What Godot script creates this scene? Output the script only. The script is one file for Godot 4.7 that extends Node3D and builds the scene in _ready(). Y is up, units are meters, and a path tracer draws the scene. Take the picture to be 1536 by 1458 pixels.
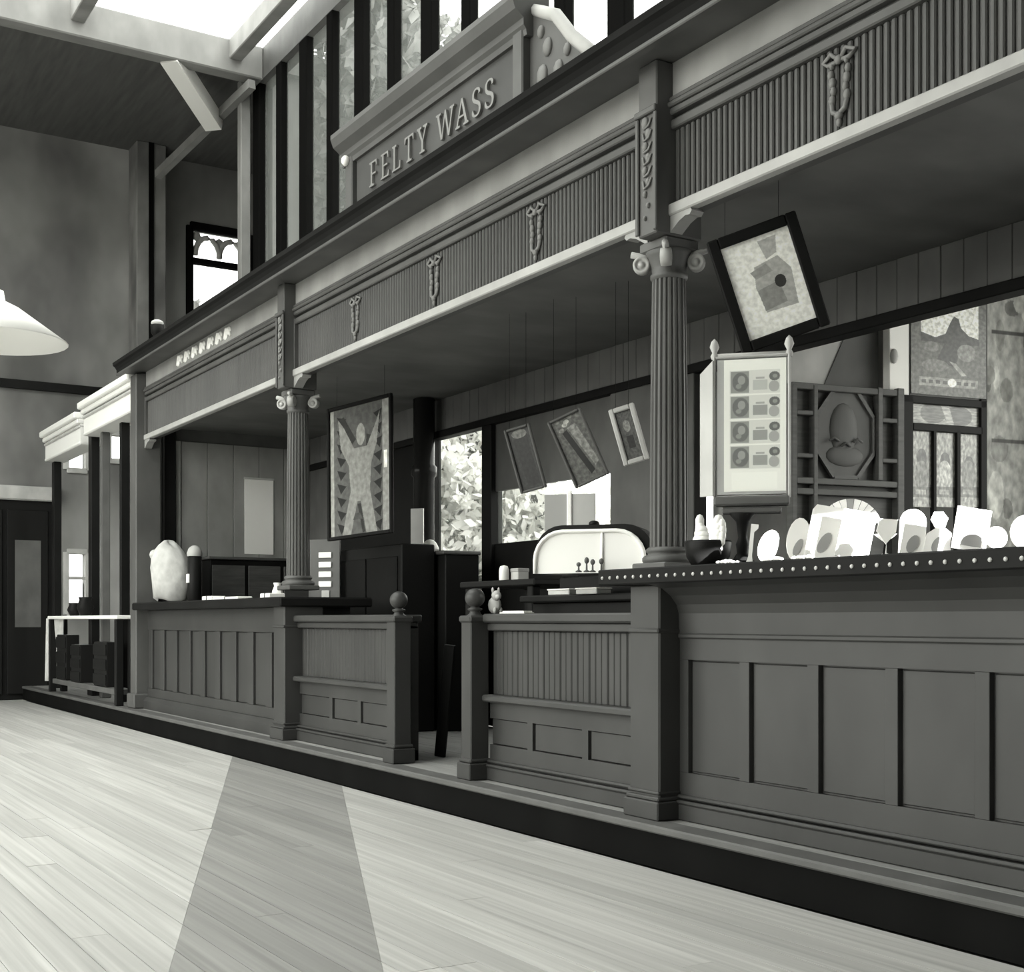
extends Node3D
# A long souvenir booth in a daylit pavilion hall. X runs along the booth (left = minus), Z towards the hall, Y up.

var rng := RandomNumberGenerator.new()
var M := {}            # materials
var org := Vector3.ZERO
var used := {}

# ---------- photo pixel -> place (1536 x 1458 frame, lens with a raised front) ----------
const FPX := 1900.0
const CXP := 768.0
const HYP := 930.0
const EYE := Vector3(0, 1.1, 3.5)
var fwd := Vector3.ZERO
var rgt := Vector3.ZERO

func ray(u: float, v: float) -> Vector3:
	return fwd + rgt * ((u - CXP) / FPX) + Vector3(0, -(v - HYP) / FPX, 0)
func zp(u: float, v: float, z: float) -> Vector3:
	var r := ray(u, v)
	return EYE + r * ((z - EYE.z) / r.z)
func xp(u: float, v: float, x: float) -> Vector3:
	var r := ray(u, v)
	return EYE + r * ((x - EYE.x) / r.x)
func dp(u: float, v: float, depth: float) -> Vector3:
	return EYE + ray(u, v) * depth

# ---------- mesh helpers ----------
func mb() -> SurfaceTool:
	var st := SurfaceTool.new()
	st.begin(Mesh.PRIMITIVE_TRIANGLES)
	st.set_smooth_group(-1)
	return st
func quad(st: SurfaceTool, a: Vector3, b: Vector3, c: Vector3, d: Vector3) -> void:   # counter-clockwise seen from outside
	for p in [a, c, b, a, d, c]:
		st.add_vertex(p - org)
func tri(st: SurfaceTool, a: Vector3, b: Vector3, c: Vector3) -> void:
	for p in [a, c, b]:
		st.add_vertex(p - org)
func uquad(st: SurfaceTool, a: Vector3, b: Vector3, c: Vector3, d: Vector3) -> void:  # bottom-left, bottom-right, top-right, top-left
	var uv := [Vector2(0, 1), Vector2(1, 1), Vector2(1, 0), Vector2(0, 0)]
	var p := [a, b, c, d]
	for i in [0, 2, 1, 0, 3, 2]:
		st.set_uv(uv[i])
		st.add_vertex(p[i] - org)
func hull8(st: SurfaceTool, p: Array) -> void:   # 4 bottom, 4 top, both counter-clockwise seen from above
	quad(st, p[3], p[2], p[1], p[0])
	quad(st, p[4], p[5], p[6], p[7])
	for i in 4:
		var j := (i + 1) % 4
		quad(st, p[i], p[j], p[4 + j], p[4 + i])
func bx(st: SurfaceTool, x0: float, x1: float, y0: float, y1: float, z0: float, z1: float, bev := 0.0) -> void:
	var a := Vector3(minf(x0, x1), minf(y0, y1), minf(z0, z1))
	var b := Vector3(maxf(x0, x1), maxf(y0, y1), maxf(z0, z1))
	var e := minf(bev, minf(b.x - a.x, minf(b.y - a.y, b.z - a.z)) * 0.45)
	if e <= 0.0:
		hull8(st, [Vector3(a.x, a.y, b.z), Vector3(b.x, a.y, b.z), Vector3(b.x, a.y, a.z), Vector3(a.x, a.y, a.z), Vector3(a.x, b.y, b.z), Vector3(b.x, b.y, b.z), Vector3(b.x, b.y, a.z), Vector3(a.x, b.y, a.z)])
		return
	var c := (a + b) / 2
	var h := (b - a) / 2
	for ax in 3:
		for s in [-1.0, 1.0]:
			var u := Vector3.ZERO
			var v := Vector3.ZERO
			var n := Vector3.ZERO
			n[ax] = s
			u[(ax + 1) % 3] = s
			v[(ax + 2) % 3] = 1
			var hu: float = h[(ax + 1) % 3] - e
			var hv: float = h[(ax + 2) % 3] - e
			var o: Vector3 = c + n * h[ax]
			quad(st, o - u * hu - v * hv, o + u * hu - v * hv, o + u * hu + v * hv, o - u * hu + v * hv)
	for ax in 3:
		var i1 := (ax + 1) % 3
		var i2 := (ax + 2) % 3
		for s1 in [-1.0, 1.0]:
			for s2 in [-1.0, 1.0]:
				var l := Vector3.ZERO
				l[ax] = h[ax] - e
				var p := c
				p[i1] += s1 * h[i1]
				p[i2] += s2 * (h[i2] - e)
				var q := c
				q[i1] += s1 * (h[i1] - e)
				q[i2] += s2 * h[i2]
				if s1 * s2 > 0:
					quad(st, p + l, p - l, q - l, q + l)
				else:
					quad(st, p - l, p + l, q + l, q - l)
	for sx in [-1.0, 1.0]:
		for sy in [-1.0, 1.0]:
			for sz in [-1.0, 1.0]:
				var k := c + Vector3(sx * (h.x - e), sy * (h.y - e), sz * (h.z - e))
				var px := k + Vector3(sx * e, 0, 0)
				var py := k + Vector3(0, sy * e, 0)
				var pz := k + Vector3(0, 0, sz * e)
				if sx * sy * sz > 0:
					tri(st, px, py, pz)
				else:
					tri(st, px, pz, py)
func prism(st: SurfaceTool, pts: Array, o: Vector3, ax: Vector3, ay: Vector3, az: Vector3, depth: float) -> void:   # polygon in ax, ay pushed along az
	var pv := PackedVector2Array(pts)
	if Geometry2D.is_polygon_clockwise(pv) != (ax.cross(ay).dot(az) < 0):
		pv.reverse()
	var q := []
	for p in pv:
		q.append(o + ax * p.x + ay * p.y)
	var ix := Geometry2D.triangulate_polygon(pv)
	var d := az * depth
	for i in range(0, ix.size(), 3):
		var a: Vector3 = q[ix[i]]
		var b: Vector3 = q[ix[i + 1]]
		var c: Vector3 = q[ix[i + 2]]
		if (b - a).cross(c - a).dot(az) < 0:
			var t := b
			b = c
			c = t
		tri(st, a + d, b + d, c + d)
		tri(st, a, c, b)
	for i in q.size():
		var j := (i + 1) % q.size()
		quad(st, q[i], q[j], q[j] + d, q[i] + d)
func lathe(st: SurfaceTool, prof: Array, c: Vector3, n := 20, up := Vector3.UP) -> void:   # prof: [radius, height] from the bottom
	st.set_smooth_group(0)
	var ax := up.cross(Vector3(0.3, 0.1, 1)).normalized()
	var ay := up.cross(ax)
	for i in prof.size() - 1:
		for k in n:
			var a0 := TAU * k / n
			var a1 := TAU * (k + 1) / n
			var d0 := ax * cos(a0) + ay * sin(a0)
			var d1 := ax * cos(a1) + ay * sin(a1)
			var p: Array = prof[i]
			var q: Array = prof[i + 1]
			quad(st, c + d0 * p[0] + up * p[1], c + d1 * p[0] + up * p[1], c + d1 * q[0] + up * q[1], c + d0 * q[0] + up * q[1])
	st.set_smooth_group(-1)
func ball(st: SurfaceTool, c: Vector3, r: Vector3, n := 14) -> void:
	st.set_smooth_group(0)
	var m := n / 2
	for i in m:
		for k in n:
			var f := func(a: int, b: int) -> Vector3:
				var la := PI * a / m - PI / 2
				var lo := TAU * b / n
				return c + Vector3(cos(la) * cos(lo) * r.x, sin(la) * r.y, -cos(la) * sin(lo) * r.z)
			quad(st, f.call(i, k), f.call(i, k + 1), f.call(i + 1, k + 1), f.call(i + 1, k))
	st.set_smooth_group(-1)
func tube(st: SurfaceTool, pts: Array, r: float, n := 8) -> void:
	st.set_smooth_group(0)
	var rings := []
	for i in pts.size():
		var t: Vector3 = (pts[mini(i + 1, pts.size() - 1)] - pts[maxi(i - 1, 0)]).normalized()
		var s := t.cross(Vector3(0.13, 0.21, 0.97)).normalized()
		var w := t.cross(s)
		var ring := []
		for k in n:
			ring.append(pts[i] + (s * cos(TAU * k / n) + w * sin(TAU * k / n)) * r)
		rings.append(ring)
	for i in pts.size() - 1:
		for k in n:
			var j := (k + 1) % n
			quad(st, rings[i][k], rings[i][j], rings[i + 1][j], rings[i + 1][k])
	for k in range(1, n - 1):
		tri(st, rings[0][0], rings[0][k + 1], rings[0][k])
		tri(st, rings[-1][0], rings[-1][k], rings[-1][k + 1])
	st.set_smooth_group(-1)
func beam(st: SurfaceTool, a: Vector3, b: Vector3, w: float, hh: float) -> void:   # square timber from a to b
	var t := (b - a).normalized()
	var s := t.cross(Vector3.UP if absf(t.y) < 0.95 else Vector3.RIGHT).normalized()
	var u := s.cross(t).normalized()
	prism(st, [Vector2(-w / 2, -hh / 2), Vector2(w / 2, -hh / 2), Vector2(w / 2, hh / 2), Vector2(-w / 2, hh / 2)], a, s, u, t, a.distance_to(b))
func build(st: SurfaceTool, called: String, m: Material, parent: Node = self) -> MeshInstance3D:
	st.generate_normals()
	var o := MeshInstance3D.new()
	o.mesh = st.commit()
	o.material_override = m
	o.name = numbered(called) if parent == self else called
	parent.add_child(o, true)
	if parent == self:
		o.position = org
	return o
func put(mesh: Mesh, called: String, m: Material, parent: Node, at: Vector3) -> MeshInstance3D:
	var o := MeshInstance3D.new()
	o.mesh = mesh
	o.material_override = m
	o.name = called
	parent.add_child(o, true)
	o.position = at
	return o
func numbered(called: String) -> String:
	if not used.has(called):
		used[called] = 0
		return called
	used[called] += 1
	return "%s_%03d" % [called, used[called]]
func thing(called: String, label: String, category: String, at: Vector3, turn := 0.0, group := "") -> Node3D:
	var o := Node3D.new()
	o.name = numbered(called)
	add_child(o)
	o.position = at
	o.rotation.y = turn
	org = at if turn == 0.0 else Vector3.ZERO
	tag(o, label, category, group)
	return o
func tag(o: Node, label: String, category: String, group := "") -> void:
	o.set_meta("label", label)
	o.set_meta("category", category)
	if group != "":
		o.set_meta("group", group)
func struct(called: String, label := "", at := Vector3.ZERO) -> Node3D:
	var o := Node3D.new()
	o.name = numbered(called)
	add_child(o)
	o.position = at
	org = at
	o.set_meta("kind", "structure")
	if label != "":
		o.set_meta("label", label)
	return o

# ---------- materials ----------
func grey(g: float, warm := 0.0) -> Color:   # linear tone of the black-and-white print, slightly warm in the lights
	return Color(g * (1.0 + warm), g, g * (1.0 - 0.03 - warm)).linear_to_srgb()
func noise_tex(sd: int, freq: float, lo: float, hi: float, sx := 1.0, sy := 1.0, size := 256, oct := 4) -> ImageTexture:
	var n := FastNoiseLite.new()
	n.seed = sd
	n.frequency = freq
	n.fractal_octaves = oct
	var im := Image.create(size, size, true, Image.FORMAT_RGB8)
	for y in size:
		for x in size:
			var fx := float(x) / size
			var fy := float(y) / size
			var a := n.get_noise_3d(cos(fx * TAU) * 40 * sx, sin(fx * TAU) * 40 * sx, fy * 250 * sy)
			var b := n.get_noise_3d(cos(fx * TAU) * 40 * sx, sin(fx * TAU) * 40 * sx, (fy - 1.0) * 250 * sy)
			var t := clampf(lerpf(a, b, smoothstep(0.75, 1.0, fy)) * 0.9 + 0.5, 0, 1)
			var c := lerpf(lo, hi, t)
			im.set_pixel(x, y, Color(c, c, c))
	im.generate_mipmaps()
	return ImageTexture.create_from_image(im)
func mat(g: float, rough := 0.6, tex: Texture2D = null, scale := Vector3.ONE, warm := 0.005) -> StandardMaterial3D:
	var m := StandardMaterial3D.new()
	m.albedo_color = grey(g, warm)
	m.roughness = rough
	m.metallic_specular = 0.2 if g < 0.035 else 0.4
	if tex:
		m.albedo_texture = tex
		m.uv1_triplanar = true
		m.uv1_world_triplanar = true
		m.uv1_scale = scale
	return m
func print_mat(im: Image, rough := 0.6) -> StandardMaterial3D:
	im.generate_mipmaps()
	var m := StandardMaterial3D.new()
	m.albedo_texture = ImageTexture.create_from_image(im)
	m.roughness = rough
	return m
func canvas(w: int, h: int, g: float) -> Image:
	var im := Image.create(w, h, false, Image.FORMAT_RGB8)
	im.fill(Color(g, g, g * 0.97))
	return im
func ell(im: Image, cx: float, cy: float, rx: float, ry: float, g: float) -> void:
	for y in range(maxi(0, int(cy - ry)), mini(im.get_height(), int(cy + ry) + 1)):
		for x in range(maxi(0, int(cx - rx)), mini(im.get_width(), int(cx + rx) + 1)):
			if pow((x - cx) / rx, 2) + pow((y - cy) / ry, 2) <= 1.0:
				im.set_pixel(x, y, Color(g, g, g * 0.97))
func pol(im: Image, pts: Array, g: float) -> void:
	var pv := PackedVector2Array(pts)
	var r := Rect2(pv[0], Vector2.ZERO)
	for p in pv:
		r = r.expand(p)
	for y in range(maxi(0, int(r.position.y)), mini(im.get_height(), int(r.end.y) + 1)):
		for x in range(maxi(0, int(r.position.x)), mini(im.get_width(), int(r.end.x) + 1)):
			if Geometry2D.is_point_in_polygon(Vector2(x, y), pv):
				im.set_pixel(x, y, Color(g, g, g * 0.97))
func rec(im: Image, x: int, y: int, w: int, h: int, g: float) -> void:
	im.fill_rect(Rect2i(x, y, w, h), Color(g, g, g * 0.97))
func speckle(im: Image, sd: int, amount: float, freq := 0.06) -> void:
	var n := FastNoiseLite.new()
	n.seed = sd
	n.frequency = freq
	for y in im.get_height():
		for x in im.get_width():
			var c := im.get_pixel(x, y)
			var k := 1.0 + n.get_noise_2d(x, y) * amount
			im.set_pixel(x, y, Color(clampf(c.r * k, 0, 1), clampf(c.g * k, 0, 1), clampf(c.b * k, 0, 1)))

func make_materials() -> void:
	var paint := noise_tex(3, 0.02, 0.86, 1.0, 1.0, 0.6)
	var grain := noise_tex(5, 0.05, 0.84, 1.0, 0.25, 3.0)
	var fgrain := noise_tex(15, 0.02, 0.84, 1.0, 0.5, 2.0, 512, 5)
	var blotch := noise_tex(9, 0.012, 0.55, 1.0, 1.0, 0.6, 256, 5)
	M.paint = mat(0.1, 0.5, paint, Vector3(0.5, 0.5, 0.5))
	M.frieze = mat(0.31, 0.55, paint, Vector3(0.5, 0.5, 0.5))
	M.slat = mat(0.085, 0.5, paint, Vector3(0.5, 0.5, 0.5))
	M.rail = mat(0.42, 0.45, paint, Vector3(0.5, 0.5, 0.5))
	M.crown = mat(0.014, 0.8, paint, Vector3(0.5, 0.5, 0.5))
	M.bracket = mat(0.3, 0.5)
	M.carve = mat(0.17, 0.5)
	M.signface = mat(0.06, 0.55, paint, Vector3(0.5, 0.5, 0.5))
	M.letter = mat(0.2, 0.4)
	M.counter = mat(0.05, 0.45, paint, Vector3(0.4, 0.4, 0.4))
	M.dark = mat(0.012, 0.5, paint, Vector3(0.5, 0.5, 0.5))
	M.kerb = mat(0.008, 0.9, paint, Vector3(0.4, 0.4, 0.4))
	M.kerb.metallic_specular = 0.15
	M.endwall = mat(0.33, 0.7, paint, Vector3(0.5, 0.5, 0.5))
	M.lintel = mat(0.15, 0.6, paint, Vector3(0.5, 0.5, 0.5))
	M.black = mat(0.012, 0.4)
	M.gloss = mat(0.012, 0.2)
	M.gilt = mat(0.85, 0.35)
	M.stud = mat(0.5, 0.3)
	M.white = mat(0.88, 0.6, null, Vector3.ONE, 0.01)
	M.paper = mat(0.88, 0.7, null, Vector3.ONE, 0.01)
	M.cloth = mat(0.6, 0.9, paint, Vector3(3, 3, 3))
	M.shell = mat(0.85, 0.35, null, Vector3.ONE, 0.01)
	M.pale = mat(0.52, 0.7, paint, Vector3(0.7, 0.7, 0.7))
	M.mid = mat(0.11, 0.6, paint, Vector3(0.7, 0.7, 0.7))
	M.screen = mat(0.1, 0.5, grain, Vector3(1, 1, 1))
	M.glass = StandardMaterial3D.new()
	M.glass.albedo_color = Color(0.9, 0.92, 0.9, 0.08)
	M.glass.transparency = BaseMaterial3D.TRANSPARENCY_ALPHA
	M.glass.roughness = 0.02
	M.glass.metallic_specular = 0.12
	M.plaster = mat(0.4, 0.85, blotch, Vector3(0.16, 0.16, 0.16))
	M.roof = mat(0.11, 0.8, grain, Vector3(0.3, 0.3, 0.3))
	M.timber = mat(0.26, 0.7, paint, Vector3(0.5, 0.5, 0.5))
	M.timber2 = mat(0.4, 0.8, blotch, Vector3(0.3, 0.3, 0.3))
	M.mullion = mat(0.006, 1.0)
	M.mullion.metallic_specular = 0.05
	M.leaf = mat(0.14, 0.7)
	M.leaf.backlight_enabled = true
	M.leaf.backlight = grey(0.06)
	M.bush = mat(0.75, 0.7)
	M.bush.backlight_enabled = true
	M.bush.backlight = grey(0.4)
	M.bark = mat(0.12, 0.9)
	M.ground = mat(0.3, 0.9)
	M.sub = mat(0.05, 0.9)
	M.floor = []
	M.band = []
	for i in 4:
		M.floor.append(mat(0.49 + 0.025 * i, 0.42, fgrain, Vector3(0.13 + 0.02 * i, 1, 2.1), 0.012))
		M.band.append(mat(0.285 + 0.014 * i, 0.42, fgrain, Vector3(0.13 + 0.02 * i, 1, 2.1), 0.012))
	M.deck = mat(0.3, 0.6, grain, Vector3(0.2, 1, 2))

func _ready() -> void:
	rng.seed = 1907
	var th := atan((CXP + 415.0) / FPX)
	fwd = Vector3(-cos(th), 0, -sin(th))
	rgt = Vector3(sin(th), 0, -cos(th))
	# camera
	var cam := Camera3D.new()
	cam.name = "camera"
	add_child(cam)
	cam.look_at_from_position(EYE, EYE + fwd)
	cam.near = 0.05
	cam.far = 200
	cam.projection = Camera3D.PROJECTION_FRUSTUM
	cam.size = 0.05 * 1458.0 / FPX
	cam.frustum_offset = Vector2(0, 0.05 * (HYP - 729.0) / FPX)
	cam.current = true
	# sky, exposure
	var we := WorldEnvironment.new()
	we.name = "environment"
	var env := Environment.new()
	env.background_mode = Environment.BG_SKY
	var sky := Sky.new()
	var sm := ProceduralSkyMaterial.new()
	sm.sky_top_color = Color(0.80, 0.81, 0.79)
	sm.sky_horizon_color = Color(0.92, 0.92, 0.89)
	sm.ground_horizon_color = Color(0.60, 0.60, 0.58)
	sm.ground_bottom_color = Color(0.50, 0.50, 0.48)
	sky.sky_material = sm
	env.sky = sky
	env.background_energy_multiplier = 1.0
	env.tonemap_mode = Environment.TONE_MAPPER_LINEAR
	env.tonemap_exposure = 9.2
	env.sdfgi_enabled = true
	env.ssao_enabled = true
	env.ssil_enabled = true
	we.environment = env
	add_child(we)
	# low sun through the added window at the booth's right end, running along behind the counter
	var sun := DirectionalLight3D.new()
	sun.name = "sun"
	add_child(sun)
	sun.look_at_from_position(Vector3(20, 8, 0), Vector3(20, 8, 0) + Vector3(-0.98, -0.196, 0.0))
	sun.light_energy = 2.6
	sun.light_angular_distance = 0.6
	sun.shadow_enabled = true
	sun.sky_mode = DirectionalLight3D.SKY_MODE_LIGHT_ONLY
	make_materials()
	hall()
	booth()
	goods()
	far_end()
	outdoors()
	for n in find_children("*", "MeshInstance3D", true, false):
		n.cast_shadow = GeometryInstance3D.SHADOW_CASTING_SETTING_ON

# ---------- the hall ----------
func hall() -> void:
	# floor: strip boards run along the booth; a straight band across them is coloured darker
	var fl := struct("floor", "pale strip-board floor with one straight band coloured darker")
	var st := mb()
	bx(st, -18.5, -14.95, -0.2, -0.024, -3.6, -2.1)
	bx(st, -18.5, 1.5, -0.2, -0.024, -2.1, 8)
	build(st, "subfloor", M.sub, fl)
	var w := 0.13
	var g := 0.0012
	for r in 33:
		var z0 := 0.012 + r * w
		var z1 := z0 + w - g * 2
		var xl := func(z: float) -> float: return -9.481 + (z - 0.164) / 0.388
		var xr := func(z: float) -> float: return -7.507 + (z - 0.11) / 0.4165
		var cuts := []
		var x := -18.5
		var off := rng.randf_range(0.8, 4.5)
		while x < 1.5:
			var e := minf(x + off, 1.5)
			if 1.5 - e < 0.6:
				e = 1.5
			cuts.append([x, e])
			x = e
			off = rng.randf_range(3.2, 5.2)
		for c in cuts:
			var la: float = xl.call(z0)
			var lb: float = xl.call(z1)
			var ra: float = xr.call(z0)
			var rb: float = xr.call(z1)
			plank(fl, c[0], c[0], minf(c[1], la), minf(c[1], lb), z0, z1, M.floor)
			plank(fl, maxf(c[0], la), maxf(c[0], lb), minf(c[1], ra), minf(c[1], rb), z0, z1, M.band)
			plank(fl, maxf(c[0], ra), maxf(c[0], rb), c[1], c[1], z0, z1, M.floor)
	st = mb()
	for r in range(33, 62):
		var z0 := 0.012 + r * w
		bx(st, -18.5, 1.5, -0.022, 0, z0, minf(z0 + w - g * 2, 8.0))
	var rest := build(st, "floor_boards", M.floor[1], fl)
	rest.set_meta("kind", "stuff")
	# platform under the booth
	var pf := struct("platform", "low dark platform carrying the booth")
	st = mb()
	bx(st, -18.5, 1.5, 0.0, 0.155, -2.1, -0.012)
	build(st, "riser", M.kerb, pf)
	st = mb()
	bx(st, -18.5, 1.5, 0.155, 0.19, -0.13, 0.008, 0.008)
	build(st, "nosing", M.mid, pf)
	for i in 8:
		st = mb()
		bx(st, -18.5, 1.5, 0.155, 0.187, -0.133 - i * 0.245, -0.133 - (i + 1) * 0.245 + 0.004, 0.003)
		build(st, "deck_board", M.deck, pf)
	# walls; the daylight comes in through their windows and the roof light
	var wl := struct("wall_left", "stained grey plaster end wall of the hall")
	st = mb()
	var wy0 := 5.2
	var wy1 := 6.96
	var wz0 := -3.3
	var wz1 := -2.38
	var holes := [[wz0, wz1, wy0, wy1]]
	for q in [[100, 131, 640, 706], [100, 131, 828, 922], [164, 191, 650, 692]]:
		var lo := xp(q[1], q[3], -18.5)
		var hi := xp(q[0], q[2], -18.5)
		holes.append([lo.z, hi.z, lo.y, hi.y])
	pierced(st, -18.8, -18.5, -3.6, 8, 0, 8.1, holes)
	build(st, "plaster", M.plaster, wl)
	st = mb()
	bx(st, -18.5, -18.44, 4.3, 4.42, -3.6, 8)
	build(st, "dado_rail", M.dark, wl)
	var wi := struct("window_1", "tall window with coloured top lights high in the end wall")
	st = mb()
	for a in [[wz0 - 0.06, wz0 + 0.05, wy0, wy1], [wz1 - 0.05, wz1 + 0.06, wy0, wy1], [wz0, wz1, wy1 - 0.05, wy1 + 0.06], [wz0, wz1, wy0 - 0.05, wy0 + 0.05], [wz0, wz1, wy1 - 0.55, wy1 - 0.47]]:
		bx(st, -18.6, -18.46, a[2], a[3], a[0], a[1], 0.01)
	build(st, "frame", M.mullion, wi)
	st = mb()
	for k in 2:
		var zc := lerpf(wz0, wz1, 0.3 + 0.4 * k)
		var arc := []
		for j in 9:
			arc.append(Vector3(-18.52, wy1 - 0.42 + 0.28 * sin(PI * j / 8.0), zc + 0.19 * cos(PI * j / 8.0)))
		tube(st, arc, 0.045, 6)
	for k in 3:
		ball(st, Vector3(-18.52, wy1 - 0.14 - 0.06 * (k % 2), lerpf(wz0, wz1, 0.12 + 0.38 * k)), Vector3(0.02, 0.08, 0.07), 8)
	build(st, "lead_tracery", M.pale, wi)
	st = mb()
	bx(st, -18.56, -18.55, wy0, wy1, wz0, wz1)
	build(st, "pane", M.glass, wi)
	for k in 3:
		var hq: Array = holes[k + 1]
		var wk := struct("window_%d" % (k + 2), ["bright upper window in the end wall behind the far kiosk", "bright lower window in the end wall above the kiosk table", "small bright window in the end wall beside the slim kiosk post"][k])
		st = mb()
		for e in [[hq[0] - 0.05, hq[0] + 0.03, hq[2], hq[3]], [hq[1] - 0.03, hq[1] + 0.05, hq[2], hq[3]], [hq[0], hq[1], hq[2] - 0.05, hq[2] + 0.03], [hq[0], hq[1], hq[3] - 0.03, hq[3] + 0.05]]:
			bx(st, -18.56, -18.47, e[2], e[3], e[0], e[1], 0.008)
		if k == 1:
			bx(st, -18.56, -18.48, lerpf(hq[2], hq[3], 0.56), lerpf(hq[2], hq[3], 0.61), hq[0], hq[1])
		build(st, "frame", M.pale, wk)
		st = mb()
		bx(st, -18.6, -18.594, hq[2], hq[3], hq[0], hq[1])
		build(st, "pane", M.glass, wk)
	var wr := struct("wall_right", "unseen end wall raised to block sun, with an added window behind the counter")
	st = mb()
	bx(st, 1.5, 1.8, 0, 13.0, -0.05, 8)  # raised far above the roof to keep sun out of the roof light
	bx(st, 1.5, 1.8, 0, 1.32, -2.1, -0.05)
	bx(st, 1.5, 1.8, 2.58, 13.0, -0.45, -0.05)  # added opening, its head set so the sunbeam reaches only the counter goods
	bx(st, 1.5, 1.8, 1.32, 13.0, -2.1, -0.45)
	bx(st, 1.5, 1.8, 0, 13.0, -6, -2.1)
	build(st, "plaster", M.plaster, wr)
	var wf := struct("wall_front", "long hall wall of tall windows")
	st = mb()
	bx(st, -18.8, 1.8, 0, 0.6, 8, 8.3)
	bx(st, -18.8, 1.8, 7.2, 8.1, 8, 8.3)
	bx(st, -1.8, 1.8, 0.6, 7.2, 8, 8.3)
	bx(st, -18.8, -15.5, 0.6, 7.2, 8, 8.3)
	build(st, "plaster", M.plaster, wf)
	for i in 6:
		st = mb()
		bx(st, -15.4 + i * 2.7 - 0.1, -15.4 + i * 2.7 + 0.1, 0.6, 7.2, 8.0, 8.2)
		build(st, "pier", M.timber, wf)
	var wb := struct("wall_back", "tall outer window wall rising behind the booth")
	st = mb()
	bx(st, -15.0, 1.8, 3.3, 3.7, -2.3, -2.1)
	bx(st, -15.0, 1.8, 7.72, 8.1, -2.3, -2.1)
	build(st, "plaster", M.mid, wb)
	for i in 23:
		st = mb()
		var wd := 0.16 if i % 2 else 0.22
		bx(st, -15.0 + i * 0.745 - wd / 2, -15.0 + i * 0.745 + wd / 2, 3.7, 7.72, -2.2, -2.1, 0.01)
		build(st, "mullion", M.mullion, wb)
	for i in 22:
		st = mb()
		bx(st, -15.0 + i * 0.745 + 0.05, -15.0 + (i + 1) * 0.745 - 0.05, 3.7, 7.72, -2.186, -2.18)
		build(st, "pane", M.glass, wb)
	wb = struct("wall_return", "plaster return wall beyond the window wall")
	st = mb()
	bx(st, -15.1, -14.95, 0, 8.1, -3.6, -2.3)
	build(st, "plaster", M.plaster, wb)
	wb = struct("wall_corner", "plaster back wall of the hall's far corner")
	st = mb()
	bx(st, -18.8, -14.95, 0, 8.1, -3.8, -3.6)
	build(st, "plaster", M.plaster, wb)
	# roof: dark boards, then a roof light between timber beams
	var ce := struct("ceiling", "dark boarded ceiling with a white roof light between beams")
	st = mb()
	bx(st, -18.8, -14.85, 7.9, 8.1, -3.6, 8.3)
	bx(st, -4.2, 1.8, 7.9, 8.1, -2.3, 8.3)
	bx(st, -14.85, -4.2, 7.9, 8.1, 6.6, 8.3)
	build(st, "boarding", M.roof, ce)
	for zb in [-1.75, 0.1, 1.95, 3.8, 5.6]:
		st = mb()
		bx(st, -14.85, -4.2, 7.86, 8.1, zb - 0.08, zb + 0.08, 0.01)
		build(st, "rafter", M.timber, ce)
	for xb in [-14.85, -12.2, -9.72, -6.98, -4.24]:
		st = mb()
		bx(st, xb - 0.11, xb + 0.11, 7.7, 8.1, -2.1, 6.7, 0.015)
		build(st, "tie_beam", M.timber, ce)
	# posts and knee braces at the far end
	hall_post(Vector3(-18.25, 0.0, -1.68), 7.9, 0.42, M.timber2, "tall grey square roof post standing beyond the booth")
	hall_post(Vector3(-15.14, 3.3, -2.0), 4.5, 0.13, M.timber, "slim pale corner post at the end of the window wall")
	var p1 := zp(237, 262, -1.6)
	var p2 := zp(378, 126, -1.95)
	org = p1
	st = mb()
	beam(st, p1, p2, 0.09, 0.11)
	tag(build(st, "long_brace", M.timber, self), "thin pale diagonal brace running up to the slim corner post", "brace")
	p1 = zp(322, 186, -1.8)
	p2 = xp(255, 83, -14.85)
	org = p1
	st = mb()
	beam(st, p1, p2, 0.22, 0.2)
	tag(build(st, "knee_brace", M.white, self), "thick whitish knee brace falling from the roof beam onto a thinner brace", "brace")
	org = Vector3.ZERO

func pierced(st: SurfaceTool, x0: float, x1: float, z0: float, z1: float, y0: float, y1: float, holes: Array) -> void:   # wall at constant x with openings [z0, z1, y0, y1]
	var zs := [z0, z1]
	for h in holes:
		zs.append(h[0])
		zs.append(h[1])
	zs.sort()
	for i in zs.size() - 1:
		var m: float = (zs[i] + zs[i + 1]) / 2
		var cuts := []
		for h in holes:
			if m > h[0] and m < h[1]:
				cuts.append(h)
		cuts.sort_custom(func(p, q): return p[2] < q[2])
		var y := y0
		for h in cuts:
			bx(st, x0, x1, y, h[2], zs[i], zs[i + 1])
			y = h[3]
		bx(st, x0, x1, y, y1, zs[i], zs[i + 1])

func hall_post(at: Vector3, hh: float, w: float, m: Material, label: String) -> void:
	var t := thing("roof_post", label, "post", at)
	var st := mb()
	bx(st, at.x - w / 2, at.x + w / 2, at.y, at.y + hh, at.z - w / 2, at.z + w / 2, 0.012)
	build(st, "shaft", m, t)
	if w > 0.15:
		st = mb()
		bx(st, at.x + w / 2, at.x + w / 2 + 0.02, at.y, at.y + hh, at.z - 0.03, at.z + 0.04)
		build(st, "corner_strip", M.mullion, t)

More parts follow.
